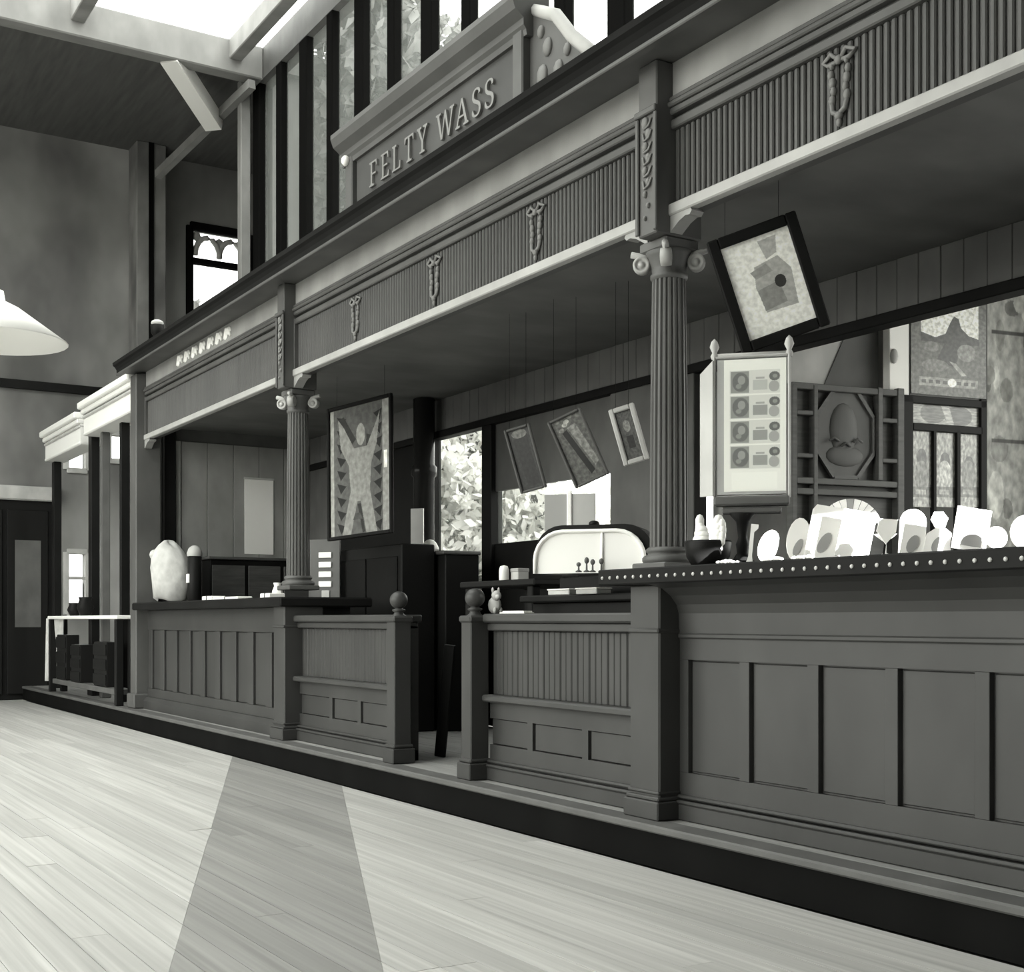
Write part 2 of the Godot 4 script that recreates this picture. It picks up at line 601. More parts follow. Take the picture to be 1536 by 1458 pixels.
func plank(p: Node3D, xa0: float, xa1: float, xb0: float, xb1: float, z0: float, z1: float, ms: Array) -> void:
	var g := 0.0012
	if xb0 - xa0 < 0.03 and xb1 - xa1 < 0.03:
		return
	xb0 = maxf(xb0, xa0 + 0.003)
	xb1 = maxf(xb1, xa1 + 0.003)
	var t := rng.randf_range(-0.0012, 0.0)
	var st := mb()
	hull8(st, [Vector3(xa1 + g, -0.022, z1), Vector3(xb1 - g, -0.022, z1), Vector3(xb0 - g, -0.022, z0), Vector3(xa0 + g, -0.022, z0), Vector3(xa1 + g, t, z1), Vector3(xb1 - g, t, z1), Vector3(xb0 - g, t, z0), Vector3(xa0 + g, t, z0)])
	build(st, "plank", ms[rng.randi() % ms.size()], p)

# ---------- the booth ----------
const ZP := -0.10      # front of pedestals
func booth() -> void:
	column(-4.63, "fluted column beside the tilted framed picture and dotted counter", M.counter)
	column(-9.15, "fluted column between the left counter and the patterned figure rug", M.counter)
	# square post at the end of the left counter
	var t := thing("booth_post", "plain square booth post at the far end of the left counter", "post", Vector3(-13.2, 0.19, -0.25))
	var st := mb()
	bx(st, -13.31, -13.1, 0.19, 3.64, -0.36, ZP, 0.01)
	build(st, "shaft", M.paint, t)
	st = mb()
	bx(st, -13.34, -13.07, 0.19, 0.34, -0.38, ZP + 0.03, 0.012)
	build(st, "base_block", M.paint, t)
	fascia(-4.58, 1.45, "reeded fascia over the counter with propped white cards", [-3.53, -1.8, 0.0], true)
	fascia(-9.08, -4.72, "reeded fascia spanning between the two fluted columns", [-5.71, -6.855, -8.0], false)
	fascia(-13.1, -9.22, "reeded fascia over the left counter with gilded flourishes on its frieze", [], false)
	cornice()
	sign_board()
	counter_right()
	partition(-6.22, -4.74, [-5.77, -5.25], "low boarded partition between gate post and fluted column under the arched showcase", M.counter)
	partition(-9.04, -7.30, [-8.43, -7.95], "low boarded partition between fluted column and gate post beside the left counter", M.counter)
	newel(-7.245, "ball-topped gate post joined to the partition by the left counter", M.counter)
	newel(-6.28, "ball-topped gate post joined to the partition under the arched showcase", M.counter)
	counter_left()
	shell()

func column(x: float, label: String, pm: Material) -> void:
	var t := thing("booth_column", label, "column", Vector3(x, 0.19, -0.26))
	var st := mb()
	bx(st, x - 0.11, x + 0.11, 0.19, 1.262, -0.42, ZP, 0.008)
	build(st, "pedestal", pm, t)
	st = mb()
	bx(st, x - 0.13, x + 0.13, 0.19, 0.275, -0.43, ZP + 0.025, 0.006)
	bx(st, x - 0.122, x + 0.122, 0.275, 0.295, -0.425, ZP + 0.016, 0.006)
	bx(st, x - 0.116, x + 0.116, 0.305, 0.32, -0.42, ZP + 0.01, 0.005)
	build(st, "pedestal_base", pm, t)
	st = mb()
	bx(st, x - 0.115, x + 0.115, 1.04, 1.062, -0.42, ZP + 0.012, 0.006)
	build(st, "pedestal_band", pm, t)
	var a := Vector3(x - 0.03, 0, -0.27)
	st = mb()
	bx(st, a.x - 0.125, a.x + 0.125, 1.33, 1.366, a.z - 0.125, a.z + 0.125, 0.006)
	lathe(st, [[0.12, 1.366], [0.126, 1.376], [0.126, 1.39], [0.116, 1.4], [0.1, 1.405], [0.1, 1.413], [0.107, 1.418], [0.107, 1.43], [0.096, 1.44], [0.0, 1.441]], a, 28)
	build(st, "column_base", M.paint, t)
	# fluted shaft with a slight taper
	st = mb()
	var n := 20
	var ring := func(y: float, r: float) -> Array:
		var o := []
		for k in n:
			for j in 4:
				var an: float = TAU * (k + [0.0, 0.2, 0.5, 0.8][j]) / n
				var rr: float = r - [0.0, 0.0, 0.009, 0.0][j]
				o.append(a + Vector3(cos(an) * rr, y, -sin(an) * rr))
		return o
	var ys := [1.44, 1.75, 2.1, 2.45, 2.7]
	var rs := [0.09, 0.089, 0.087, 0.083, 0.079]
	for i in 4:
		var r0: Array = ring.call(ys[i], rs[i])
		var r1: Array = ring.call(ys[i + 1], rs[i + 1])
		for k in r0.size():
			var j := (k + 1) % r0.size()
			quad(st, r0[k], r0[j], r1[j], r1[k])
	build(st, "shaft", M.paint, t)
	# capital with corner scrolls
	st = mb()
	lathe(st, [[0.079, 2.69], [0.088, 2.7], [0.088, 2.715], [0.08, 2.72], [0.082, 2.75], [0.1, 2.8], [0.11, 2.82], [0.0, 2.83]], a, 24)
	bx(st, a.x - 0.1, a.x + 0.1, 2.82, 2.87, a.z - 0.1, a.z + 0.1, 0.008)
	var cap := build(st, "capital", M.paint, t)
	for s in [Vector3(1, 0, 1), Vector3(1, 0, -1), Vector3(-1, 0, 1), Vector3(-1, 0, -1)]:
		st = mb()
		var d: Vector3 = s.normalized()
		var ax := d.cross(Vector3.UP)
		var c: Vector3 = a + d * 0.128 + Vector3(0, 2.77, 0)
		lathe(st, [[0.0, -0.026], [0.014, -0.026], [0.016, -0.018], [0.024, -0.018], [0.028, -0.026], [0.04, -0.024], [0.042, 0.0], [0.04, 0.024], [0.028, 0.026], [0.024, 0.018], [0.016, 0.018], [0.014, 0.026], [0.0, 0.026]], c, 18, ax)
		tube(st, [a + d * 0.06 + Vector3(0, 2.81, 0), c + Vector3(0, 0.04, 0) - d * 0.01, c + d * 0.05 + Vector3(0, 0.055, 0)], 0.016, 6)
		build(st, "scroll", M.rail, cap)
	# square pier above the capital with a carved drop
	st = mb()
	var px := x + 0.01
	bx(st, px - 0.068, px + 0.068, 2.87, 3.66, -0.38, -0.11, 0.006)
	build(st, "upper_pier", M.paint, t)
	st = mb()
	for s in [-1, 1]:
		bx(st, px + s * 0.066 - 0.012, px + s * 0.066 + 0.012, 2.88, 3.42, -0.111, -0.097, 0.004)
	bx(st, px - 0.078, px + 0.078, 3.42, 3.45, -0.115, -0.09, 0.005)
	build(st, "pier_moulding", M.paint, t)
	st = mb()
	var y := 3.39
	for k in 9:
		var sz := 0.03 - 0.0022 * k
		ball(st, Vector3(px + (0.012 if k % 2 else -0.012), y, -0.108), Vector3(sz * 0.8, sz, 0.014), 8)
		if k < 6:
			tube(st, [Vector3(px - 0.03, y + 0.01, -0.108), Vector3(px - 0.012, y - 0.03, -0.101), Vector3(px + 0.02, y - 0.022, -0.101), Vector3(px + 0.034, y + 0.012, -0.108)], 0.006, 6)
		y -= 0.055
	build(st, "carved_drop", M.carve, t)
	org = Vector3.ZERO

func fascia(x0: float, x1: float, label: String, drops: Array, _open: bool) -> void:
	var t := thing("booth_fascia", label, "fascia", Vector3((x0 + x1) / 2, 2.955, -0.2))
	var st := mb()
	bx(st, x0, x1, 2.975, 3.66, -0.32, -0.226)
	build(st, "backing", M.slat, t)
	st = mb()
	bx(st, x0, x1, 2.955, 3.008, -0.235, -0.18, 0.006)
	build(st, "bottom_rail", M.rail, t)
	# reeds: one upright strip each
	st = mb()
	var keep := org
	org = Vector3.ZERO
	bx(st, -0.0125, 0.0125, 0, 0.346, -0.012, 0.012, 0.006)
	org = keep
	st.generate_normals()
	var reed := st.commit()
	var n := int((x1 - x0 - 0.06) / 0.036)
	for i in n:
		put(reed, "reed", M.slat, t, Vector3(lerpf(x0 + 0.045, x1 - 0.045, float(i) / (n - 1)), 3.008, -0.226) - org)
	for e in [x0, x1]:
		st = mb()
		bx(st, e - 0.013, e + 0.013, 3.0, 3.4, -0.28, -0.19, 0.004)
		build(st, "end_stile", M.paint, t)
	for a in [[3.354, 3.398, -0.195], [3.418, 3.45, -0.188], [3.45, 3.475, -0.175], [3.475, 3.5, -0.185]]:
		st = mb()
		bx(st, x0, x1, a[0], a[1], -0.32, a[2], 0.006)
		build(st, "moulding", M.paint, t)
	st = mb()
	bx(st, x0, x1, 3.5, 3.66, -0.32, -0.205)
	build(st, "frieze", M.frieze, t)
	for e in [[x0, 1.0], [x1, -1.0]]:
		st = mb()
		var s: float = e[1]
		prism(st, [Vector2(0, 0), Vector2(0.17, 0), Vector2(0.18, -0.014), Vector2(0.165, -0.03), Vector2(0.135, -0.026), Vector2(0.09, -0.04), Vector2(0.045, -0.066), Vector2(0.02, -0.082), Vector2(0, -0.084)], Vector3(e[0], 2.956, -0.26), Vector3(s, 0, 0), Vector3.UP, Vector3(0, 0, 1), 0.07)
		build(st, "bracket", M.bracket, t)
	for x in drops:
		st = mb()
		festoon(st, Vector3(x, 3.09, -0.208))
		build(st, "carved_wreath", M.carve, t)
	if drops.is_empty():
		for i in 7:   # gilded flourishes, too far off to read
			st = mb()
			var gx := lerpf(-11.95, -10.6, i / 6.0)
			var c := Vector3(gx, 3.58, -0.203)
			ball(st, c + Vector3(0.02, 0.02, 0), Vector3(0.07, 0.035, 0.012), 10)
			ball(st, c + Vector3(-0.05, -0.02, 0), Vector3(0.05, 0.03, 0.012), 10)
			tube(st, [c + Vector3(-0.07, -0.04, 0.004), c + Vector3(-0.03, 0.045, 0.006), c + Vector3(0.05, 0.03, 0.006), c + Vector3(0.08, -0.035, 0.004)], 0.012, 6)
			build(st, "gilded_flourish", M.gilt, t)
	org = Vector3.ZERO

func festoon(st: SurfaceTool, c: Vector3) -> void:   # bow above, two hanging strands, drop below
	for s in [-1.0, 1.0]:
		tube(st, [c + Vector3(0, 0.2, 0), c + Vector3(s * 0.04, 0.235, 0.006), c + Vector3(s * 0.085, 0.215, 0), c + Vector3(s * 0.055, 0.195, 0.004), c + Vector3(0, 0.2, 0)], 0.01, 6)
		var y := 0.19
		for k in 5:
			var r: float = [0.012, 0.015, 0.018, 0.015, 0.017][k]
			ball(st, c + Vector3(s * (0.038 + 0.006 * sin(k * 1.6)), y, 0), Vector3(r, r * 1.35, 0.014), 8)
			y -= 0.034
		tube(st, [c + Vector3(s * 0.04, 0.04, 0), c + Vector3(s * 0.032, 0.005, 0.004), c + Vector3(0, -0.012, 0.004)], 0.011, 6)
	ball(st, c + Vector3(0, 0.202, 0.006), Vector3(0.02, 0.02, 0.014), 8)
	ball(st, c + Vector3(0, -0.016, 0.004), Vector3(0.021, 0.018, 0.016), 8)
	ball(st, c + Vector3(0, -0.042, 0.002), Vector3(0.013, 0.02, 0.012), 8)

func cornice() -> void:
	var t := thing("booth_cornice", "long dark projecting cornice running the whole length of the booth", "cornice", Vector3(-6, 3.62, -0.1))
	var st := mb()
	var x0 := -13.32
	var ln := 14.8
	var px := Vector3(0, 0, 1)
	prism(st, [Vector2(-0.3, 3.662), Vector2(0.015, 3.662), Vector2(0.015, 3.68), Vector2(-0.3, 3.70)], Vector3(x0, 0, 0), px, Vector3.UP, Vector3(1, 0, 0), ln)
	build(st, "soffit", M.paint, t)
	st = mb()
	prism(st, [Vector2(0.0, 3.632), Vector2(0.04, 3.632), Vector2(0.044, 3.638), Vector2(0.044, 3.652), Vector2(0.0, 3.656)], Vector3(x0, 0, 0), px, Vector3.UP, Vector3(1, 0, 0), ln)
	build(st, "lip", M.paint, t)
	st = mb()
	prism(st, [Vector2(0.0, 3.656), Vector2(0.036, 3.654), Vector2(0.04, 3.69), Vector2(0.055, 3.715), Vector2(0.075, 3.73), Vector2(0.08, 3.76), Vector2(-0.3, 3.77), Vector2(-0.3, 3.70), Vector2(0.0, 3.68)], Vector3(x0, 0, 0), px, Vector3.UP, Vector3(1, 0, 0), ln)
	build(st, "crown", M.crown, t)
	st = mb()
	bx(st, x0, 1.48, 3.3, 3.345, -2.1, -0.3)
	build(st, "roof_board", M.paint, t)
	# small knob standing at the cornice's far end
	var k := zp(236, 505, -0.1)
	t = thing("cornice_knob", "small dark turned knob with pale top on the cornice's far end", "finial", Vector3(k.x, 3.765, -0.1))
	st = mb()
	lathe(st, [[0.05, 3.765], [0.03, 3.8], [0.03, 3.86], [0.06, 3.9], [0.065, 3.98], [0.0, 3.985]], Vector3(k.x, 0, -0.1), 12)
	build(st, "turned_stem", M.dark, t)
	st = mb()
	ball(st, Vector3(k.x, 4.0, -0.1), Vector3(0.062, 0.035, 0.062), 12)
	build(st, "pale_cap", M.pale, t)
	org = Vector3.ZERO

func sign_board() -> void:
	var t := thing("sign_board", "raised grey signboard with pale lettering standing on the cornice", "sign", Vector3(-6.6, 3.77, -0.1))
	var st := mb()
	bx(st, -7.66, -5.64, 3.77, 4.16, -0.16, -0.06)
	build(st, "panel", M.signface, t)
	for a in [-7.73, -5.62]:
		st = mb()
		bx(st, a - 0.05, a + 0.05, 3.765, 4.2, -0.18, -0.03, 0.008)
		build(st, "end_post", M.paint, t)
	st = mb()
	prism(st, [Vector2(-0.18, 4.14), Vector2(-0.04, 4.14), Vector2(-0.035, 4.17), Vector2(-0.02, 4.19), Vector2(-0.02, 4.225), Vector2(0.03, 4.26), Vector2(0.05, 4.31), Vector2(0.05, 4.34), Vector2(-0.18, 4.36)], Vector3(-7.84, 0, 0), Vector3(0, 0, 1), Vector3.UP, Vector3(1, 0, 0), 2.3)
	build(st, "top_moulding", M.paint, t)
	st = mb()
	prism(st, [Vector2(0, 0), Vector2(0.62, 0), Vector2(0.5, 0.12), Vector2(0.36, 0.24), Vector2(0.22, 0.4), Vector2(0, 0.5)], Vector3(-5.57, 3.77, -0.15), Vector3(1, 0, 0), Vector3.UP, Vector3(0, 0, 1), 0.07)
	var wing := build(st, "side_wing", M.paint, t)
	st = mb()
	tube(st, [Vector3(-5.55, 4.28, -0.1), Vector3(-5.34, 4.17, -0.09), Vector3(-5.2, 4.01, -0.09), Vector3(-5.06, 3.89, -0.09), Vector3(-4.94, 3.78, -0.09)], 0.035, 8)
	build(st, "pale_edge_roll", M.pale, wing)
	st = mb()
	for p in [[-5.45, 3.9, 0.06], [-5.4, 4.03, 0.05], [-5.3, 3.88, 0.05], [-5.22, 3.95, 0.035], [-5.46, 4.13, 0.035]]:
		ball(st, Vector3(p[0], p[1], -0.078), Vector3(p[2] * 0.8, p[2], 0.02), 10)
	build(st, "carved_leaves", M.carve, wing)
	st = mb()
	ball(st, Vector3(-7.75, 4.16, -0.02), Vector3(0.035, 0.035, 0.03), 12)
	build(st, "pale_boss", M.white, t)
	# raised letters
	var font := SystemFont.new()
	font.font_names = PackedStringArray(["Droid Serif"])
	var word := "FELTYWASS"
	var xs := [-7.38, -7.21, -7.05, -6.88, -6.71, -6.43, -6.23, -6.07, -5.93]
	for i in word.length():
		var tm := TextMesh.new()
		tm.text = word[i]
		tm.font = font
		tm.font_size = 32
		tm.pixel_size = 0.0066
		tm.depth = 0.016
		var o := MeshInstance3D.new()
		o.mesh = tm
		o.material_override = M.letter
		o.name = "letter"
		t.add_child(o, true)
		o.position = Vector3(xs[i], 3.965, -0.052) - org
	org = Vector3.ZERO

func counter_right() -> void:
	var x0 := -4.52
	var x1 := 1.45
	var t := thing("panelled_counter", "long panelled counter with a dotted stud edge by the fluted column", "counter", Vector3(-1.6, 0.19, -0.4))
	var st := mb()
	bx(st, x0, x1, 0.19, 1.26, -0.75, -0.246)
	build(st, "body", M.counter, t)
	st = mb()
	bx(st, x0, x1, 0.92, 1.016, -0.25, -0.22)
	build(st, "top_rail", M.counter, t)
	st = mb()
	bx(st, x0, x1, 0.29, 0.405, -0.25, -0.22)
	build(st, "bottom_rail", M.counter, t)
	var k := 0
	while true:
		var xl := -4.462 + 0.4035 * k
		if xl > x1 - 0.3:
			break
		st = mb()
		bx(st, xl - 0.062, xl, 0.405, 0.92, -0.25, -0.22, 0.002)
		build(st, "stile", M.counter, t)
		st = mb()
		bx(st, xl + 0.006, xl + 0.3355, 0.411, 0.914, -0.25, -0.24, 0.004)
		build(st, "panel", M.counter, t)
		k += 1
	st = mb()
	bx(st, x0, x1, 1.016, 1.04, -0.25, -0.205, 0.006)
	build(st, "string_moulding", M.counter, t)
	st = mb()
	prism(st, [Vector2(-0.25, 1.04), Vector2(-0.215, 1.04), Vector2(-0.213, 1.13), Vector2(-0.2, 1.17), Vector2(-0.165, 1.21), Vector2(-0.11, 1.245), Vector2(-0.03, 1.262), Vector2(-0.25, 1.262)], Vector3(x0, 0, 0), Vector3(0, 0, 1), Vector3.UP, Vector3(1, 0, 0), x1 - x0)
	build(st, "cove", M.counter, t)
	st = mb()
	bx(st, x0, x1, 0.19, 0.262, -0.25, -0.196, 0.004)
	build(st, "base_board", M.counter, t)
	for a in [[0.262, 0.28, -0.188], [0.286, 0.304, -0.2]]:
		st = mb()
		bx(st, x0, x1, a[0], a[1], -0.25, a[2], 0.007)
		build(st, "base_moulding", M.counter, t)
	st = mb()
	bx(st, -4.86, x1, 1.262, 1.335, -0.8, -0.002, 0.006)
	build(st, "worktop", M.dark, t)
	st = mb()
	var keep := org
	org = Vector3.ZERO
	ball(st, Vector3.ZERO, Vector3(0.0085, 0.0085, 0.006), 8)
	org = keep
	st.generate_normals()
	var stud := st.commit()
	var x := -4.82
	while x < x1:
		put(stud, "stud", M.stud, t, Vector3(x, 1.296, 0.0) - org)
		x += 0.0595
	org = Vector3.ZERO

func partition(x0: float, x1: float, stiles: Array, label: String, m: Material) -> void:
	var t := thing("low_partition", label, "partition", Vector3((x0 + x1) / 2, 0.19, -0.26))
	var st := mb()
	bx(st, x0, x1, 0.19, 1.06, -0.33, -0.262)
	build(st, "backing", m, t)
	st = mb()
	bx(st, x0, x1, 1.085, 1.135, -0.36, -0.17, 0.01)
	build(st, "cap_rail", m, t)
	st = mb()
	bx(st, x0, x1, 1.04, 1.085, -0.33, -0.205, 0.006)
	build(st, "top_rail", m, t)
	var n := int((x1 - x0) / 0.052)
	for i in n:
		st = mb()
		var a := lerpf(x0, x1, float(i) / n)
		var b := lerpf(x0, x1, float(i + 1) / n)
		bx(st, a + 0.001, b - 0.001, 0.672, 1.04, -0.265, -0.245 + 0.002 * sin(i * 2.3), 0.006)
		build(st, "board", m, t)
	st = mb()
	bx(st, x0, x1, 0.635, 0.675, -0.3, -0.165, 0.01)
	build(st, "ledge", m, t)
	st = mb()
	bx(st, x0, x1, 0.54, 0.635, -0.27, -0.225)
	bx(st, x0, x1, 0.28, 0.39, -0.27, -0.225)
	build(st, "lower_rails", m, t)
	var edges := [x0] + stiles + [x1]
	for i in edges.size() - 1:
		var a: float = edges[i]
		var b: float = edges[i + 1]
		st = mb()
		bx(st, a, a + (0.02 if i == 0 else 0.0) + 0.004, 0.39, 0.54, -0.27, -0.245)
		bx(st, a + 0.006, b - 0.06, 0.394, 0.536, -0.27, -0.238, 0.003)
		build(st, "panel", m, t)
		st = mb()
		bx(st, b - 0.055, b - 0.002, 0.39, 0.54, -0.27, -0.225)
		build(st, "stile", m, t)
	st = mb()
	bx(st, x0, x1, 0.19, 0.262, -0.33, -0.195, 0.004)
	build(st, "base_board", m, t)
	for a in [[0.262, 0.28, -0.187], [0.286, 0.304, -0.2]]:
		st = mb()
		bx(st, x0, x1, a[0], a[1], -0.33, a[2], 0.007)
		build(st, "base_moulding", m, t)
	org = Vector3.ZERO

func newel(x: float, label: String, m: Material) -> void:
	var t := thing("newel_post", label, "gate post", Vector3(x, 0.19, -0.16))
	var st := mb()
	bx(st, x - 0.056, x + 0.056, 0.19, 1.1, -0.22, ZP, 0.006)
	build(st, "shaft", m, t)
	st = mb()
	bx(st, x - 0.075, x + 0.075, 0.19, 0.285, -0.24, ZP + 0.02, 0.006)
	bx(st, x - 0.067, x + 0.067, 0.285, 0.31, -0.232, ZP + 0.012, 0.008)
	build(st, "base_block", m, t)
	st = mb()
	bx(st, x - 0.068, x + 0.068, 1.085, 1.125, -0.232, ZP + 0.012, 0.01)
	lathe(st, [[0.05, 1.125], [0.035, 1.135], [0.028, 1.15], [0.042, 1.158], [0.042, 1.166], [0.025, 1.172], [0.025, 1.18]], Vector3(x, 0, -0.16), 18)
	build(st, "neck", m, t)
	st = mb()
	ball(st, Vector3(x, 1.227, -0.16), Vector3(0.058, 0.056, 0.058), 22)
	build(st, "ball", m, t)
	org = Vector3.ZERO

func counter_left() -> void:
	var x0 := -13.08
	var x1 := -9.27
	var t := thing("panelled_counter", "dark narrow-panelled counter carrying the white sack and bottle", "counter", Vector3(-11.2, 0.19, -0.4))
	var st := mb()
	bx(st, x0, x1, 0.19, 1.2, -0.75, -0.246)
	build(st, "body", M.counter, t)
	st = mb()
	bx(st, x0, x1, 1.0, 1.2, -0.25, -0.215, 0.004)
	build(st, "top_rail", M.counter, t)
	st = mb()
	bx(st, x0, x1, 0.31, 0.4, -0.25, -0.215, 0.004)
	build(st, "bottom_rail", M.counter, t)
	for k in 9:
		var xl := -9.6 - 0.415 * k
		st = mb()
		bx(st, xl - 0.13, xl, 0.4, 1.0, -0.25, -0.215, 0.003)
		build(st, "stile", M.counter, t)
		st = mb()
		bx(st, xl + 0.004, xl + 0.281, 0.404, 0.996, -0.25, -0.236, 0.003)
		build(st, "panel", M.counter, t)
	st = mb()
	prism(st, [Vector2(-0.25, 0.19), Vector2(-0.17, 0.19), Vector2(-0.17, 0.27), Vector2(-0.2, 0.31), Vector2(-0.25, 0.315)], Vector3(x0, 0, 0), Vector3(0, 0, 1), Vector3.UP, Vector3(1, 0, 0), x1 - x0)
	build(st, "base_board", M.counter, t)
	st = mb()
	bx(st, -13.07, -9.0, 1.2, 1.275, -0.82, -0.05, 0.012)
	build(st, "worktop", M.dark, t)
	org = Vector3.ZERO

# inside of the booth: ceiling, end wall, rear wall with its openings
func shell() -> void:
	var w := struct("ceiling", "dark boarded ceiling inside the booth")
	var st := mb()
	bx(st, -13.3, 1.45, 3.13, 3.2, -2.12, -0.3)
	build(st, "boarding", M.lintel, w)
	w = struct("wall_end", "grey end wall inside the booth behind the left counter")
	st = mb()
	bx(st, -13.42, -13.3, 0.19, 3.13, -2.12, -0.42)
	build(st, "wall_face", M.mid, w)
	for i in 5:
		st = mb()
		bx(st, -13.3, -13.285, 0.19, 3.0, -0.63 - i * 0.29, -0.63 - (i + 1) * 0.29 + 0.006, 0.003)
		build(st, "wall_board", M.endwall, w)
	st = mb()
	bx(st, -13.3, -13.26, 0.19, 3.0, -0.62, -0.55, 0.006)
	build(st, "casing", M.pale, w)
	st = mb()
	bx(st, -13.3, -13.2, 0.19, 3.13, -0.55, -0.43, 0.006)
	build(st, "dark_strip", M.dark, w)  # added dark strip making this end of the wall dark
	w = struct("wall_rear", "rear wall of the booth with window openings under a boarded lintel")
	for i in 98:
		st = mb()
		var a := -13.3 + i * 0.15
		bx(st, a + 0.001, a + 0.149, 2.83, 3.13, -2.16, -2.1 + 0.002 * sin(i * 1.7), 0.004)
		build(st, "lintel_board", M.lintel, w)
	st = mb()
	bx(st, -13.3, 1.45, 2.77, 2.835, -2.18, -2.06, 0.006)
	build(st, "lintel_beam", M.dark, w)
	var xa := zp(653, 700, -2.1).x
	var xb := zp(728, 700, -2.1).x
	var xc := zp(742, 700, -2.1).x
	var xd := zp(965, 700, -2.1).x
	st = mb()
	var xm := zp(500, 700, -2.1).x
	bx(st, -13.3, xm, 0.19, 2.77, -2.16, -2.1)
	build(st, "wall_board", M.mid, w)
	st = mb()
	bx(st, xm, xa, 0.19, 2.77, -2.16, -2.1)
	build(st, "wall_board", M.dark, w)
	st = mb()
	bx(st, xa, xc, 0.19, 1.35, -2.16, -2.1)
	bx(st, xc, xd + 0.5, 0.19, 1.75, -2.16, -2.1)
	bx(st, xd + 0.5, 1.45, 0.19, 1.32, -2.16, -2.1)
	build(st, "sill_wall", M.dark, w)
	for x in [[xb, xc], [xd - 0.35, xd + 0.6], [-1.1, -0.95]]:
		st = mb()
		bx(st, x[0], x[1], 1.3, 2.77, -2.18, -2.06, 0.006)
		build(st, "window_post", M.dark if x[0] != xd - 0.35 else M.mid, w)
	st = mb()
	bx(st, xc, xd - 0.35, 2.2, 2.77, -2.15, -2.11)
	build(st, "shade", M.mid, w)
	st = mb()
	bx(st, xa, xb, 1.35, 2.77, -2.135, -2.13)
	build(st, "pane", M.glass, w)
	st = mb()
	bx(st, xc, xd - 0.35, 1.75, 2.2, -2.135, -2.13)
	build(st, "pane", M.glass, w)
	# recess behind the right-hand bay
	w = struct("wall_recess", "pale side wall of the recess behind the right-hand bay")
	st = mb()
	bx(st, -6.6, -5.0, 0.19, 3.6, -4.4, -4.3)
	bx(st, -5.0, 1.45, 0.19, 1.0, -4.4, -4.3)
	bx(st, -5.0, 1.45, 3.4, 3.6, -4.4, -4.3)
	bx(st, -6.6, 1.45, 3.6, 3.68, -4.4, -2.31)
	bx(st, -6.7, -6.6, 0.19, 3.6, -4.4, -2.31)
	bx(st, -6.6, 1.45, 0.1, 0.19, -4.4, -2.1)
	build(st, "recess_lining", M.pale, w)
	org = Vector3.ZERO


func yp(u: float, v: float, y: float) -> Vector3:
	var r := ray(u, v)
	return EYE + r * ((y - EYE.y) / r.y)
func depth_of(p: Vector3) -> float:
	return (p - EYE).dot(fwd)
func place(called: String, label: String, category: String, at: Vector3, yaw: float, pitch := 0.0, roll := 0.0, group := "") -> Node3D:
	var t := thing(called, label, category, at, 0.0, group)
	t.basis = Basis.from_euler(Vector3(deg_to_rad(pitch), deg_to_rad(yaw), deg_to_rad(roll)), EULER_ORDER_YXZ)
	org = Vector3.ZERO
	return t
func frame_bars(st: SurfaceTool, w: float, h: float, b: float, d: float) -> void:   # four bars round a w x h opening, centred, z 0..d
	bx(st, -w / 2 - b, -w / 2, -h / 2 - b, h / 2 + b, 0, d, 0.006)
	bx(st, w / 2, w / 2 + b, -h / 2 - b, h / 2 + b, 0, d, 0.006)
	bx(st, -w / 2, w / 2, h / 2, h / 2 + b, 0, d, 0.006)
	bx(st, -w / 2, w / 2, -h / 2 - b, -h / 2, 0, d, 0.006)
func flat(t: Node3D, called: String, w: float, h: float, z: float, m: Material, cx := 0.0, cy := 0.0) -> void:   # thin printed sheet, its face towards +Z
	var st := mb()
	uquad(st, Vector3(cx - w / 2, cy - h / 2, z), Vector3(cx + w / 2, cy - h / 2, z), Vector3(cx + w / 2, cy + h / 2, z), Vector3(cx - w / 2, cy + h / 2, z))
	uquad(st, Vector3(cx + w / 2, cy - h / 2, z - 0.004), Vector3(cx - w / 2, cy - h / 2, z - 0.004), Vector3(cx - w / 2, cy + h / 2, z - 0.004), Vector3(cx + w / 2, cy + h / 2, z - 0.004))
	for e in [[-1, -1, 1, -1], [1, -1, 1, 1], [1, 1, -1, 1], [-1, 1, -1, -1]]:
		var a := Vector3(cx + e[0] * w / 2, cy + e[1] * h / 2, z)
		var b := Vector3(cx + e[2] * w / 2, cy + e[3] * h / 2, z)
		var k := Vector3(0, 0, -0.004)
		uquad(st, a + k, b + k, b, a)
	build(st, called, m, t)
func framed(called: String, label: String, at: Vector3, yaw: float, pitch: float, roll: float, w: float, h: float, b: float, art: Material, fm: Material, wires := true, group := "") -> Node3D:
	var t := place(called, label, "picture", at, yaw, pitch, roll, group)
	var st := mb()
	frame_bars(st, w, h, b, 0.03)
	build(st, "frame", fm, t)
	st = mb()
	bx(st, -w / 2 - b * 0.5, w / 2 + b * 0.5, -h / 2 - b * 0.5, h / 2 + b * 0.5, -0.012, 0.004)
	build(st, "backboard", M.dark, t)
	flat(t, "print", w, h, 0.01, art)
	if wires:
		st = mb()
		for s in [-1.0, 1.0]:
			var a := t.transform * Vector3(s * w * 0.4, h / 2 + b * 0.5, 0)
			var l := t.transform.affine_inverse() * Vector3(a.x, 3.13, a.z)
			tube(st, [Vector3(s * w * 0.4, h / 2 + b * 0.5, 0), l], 0.0012, 5)
		build(st, "hanging_wire", M.black, t)
	return t

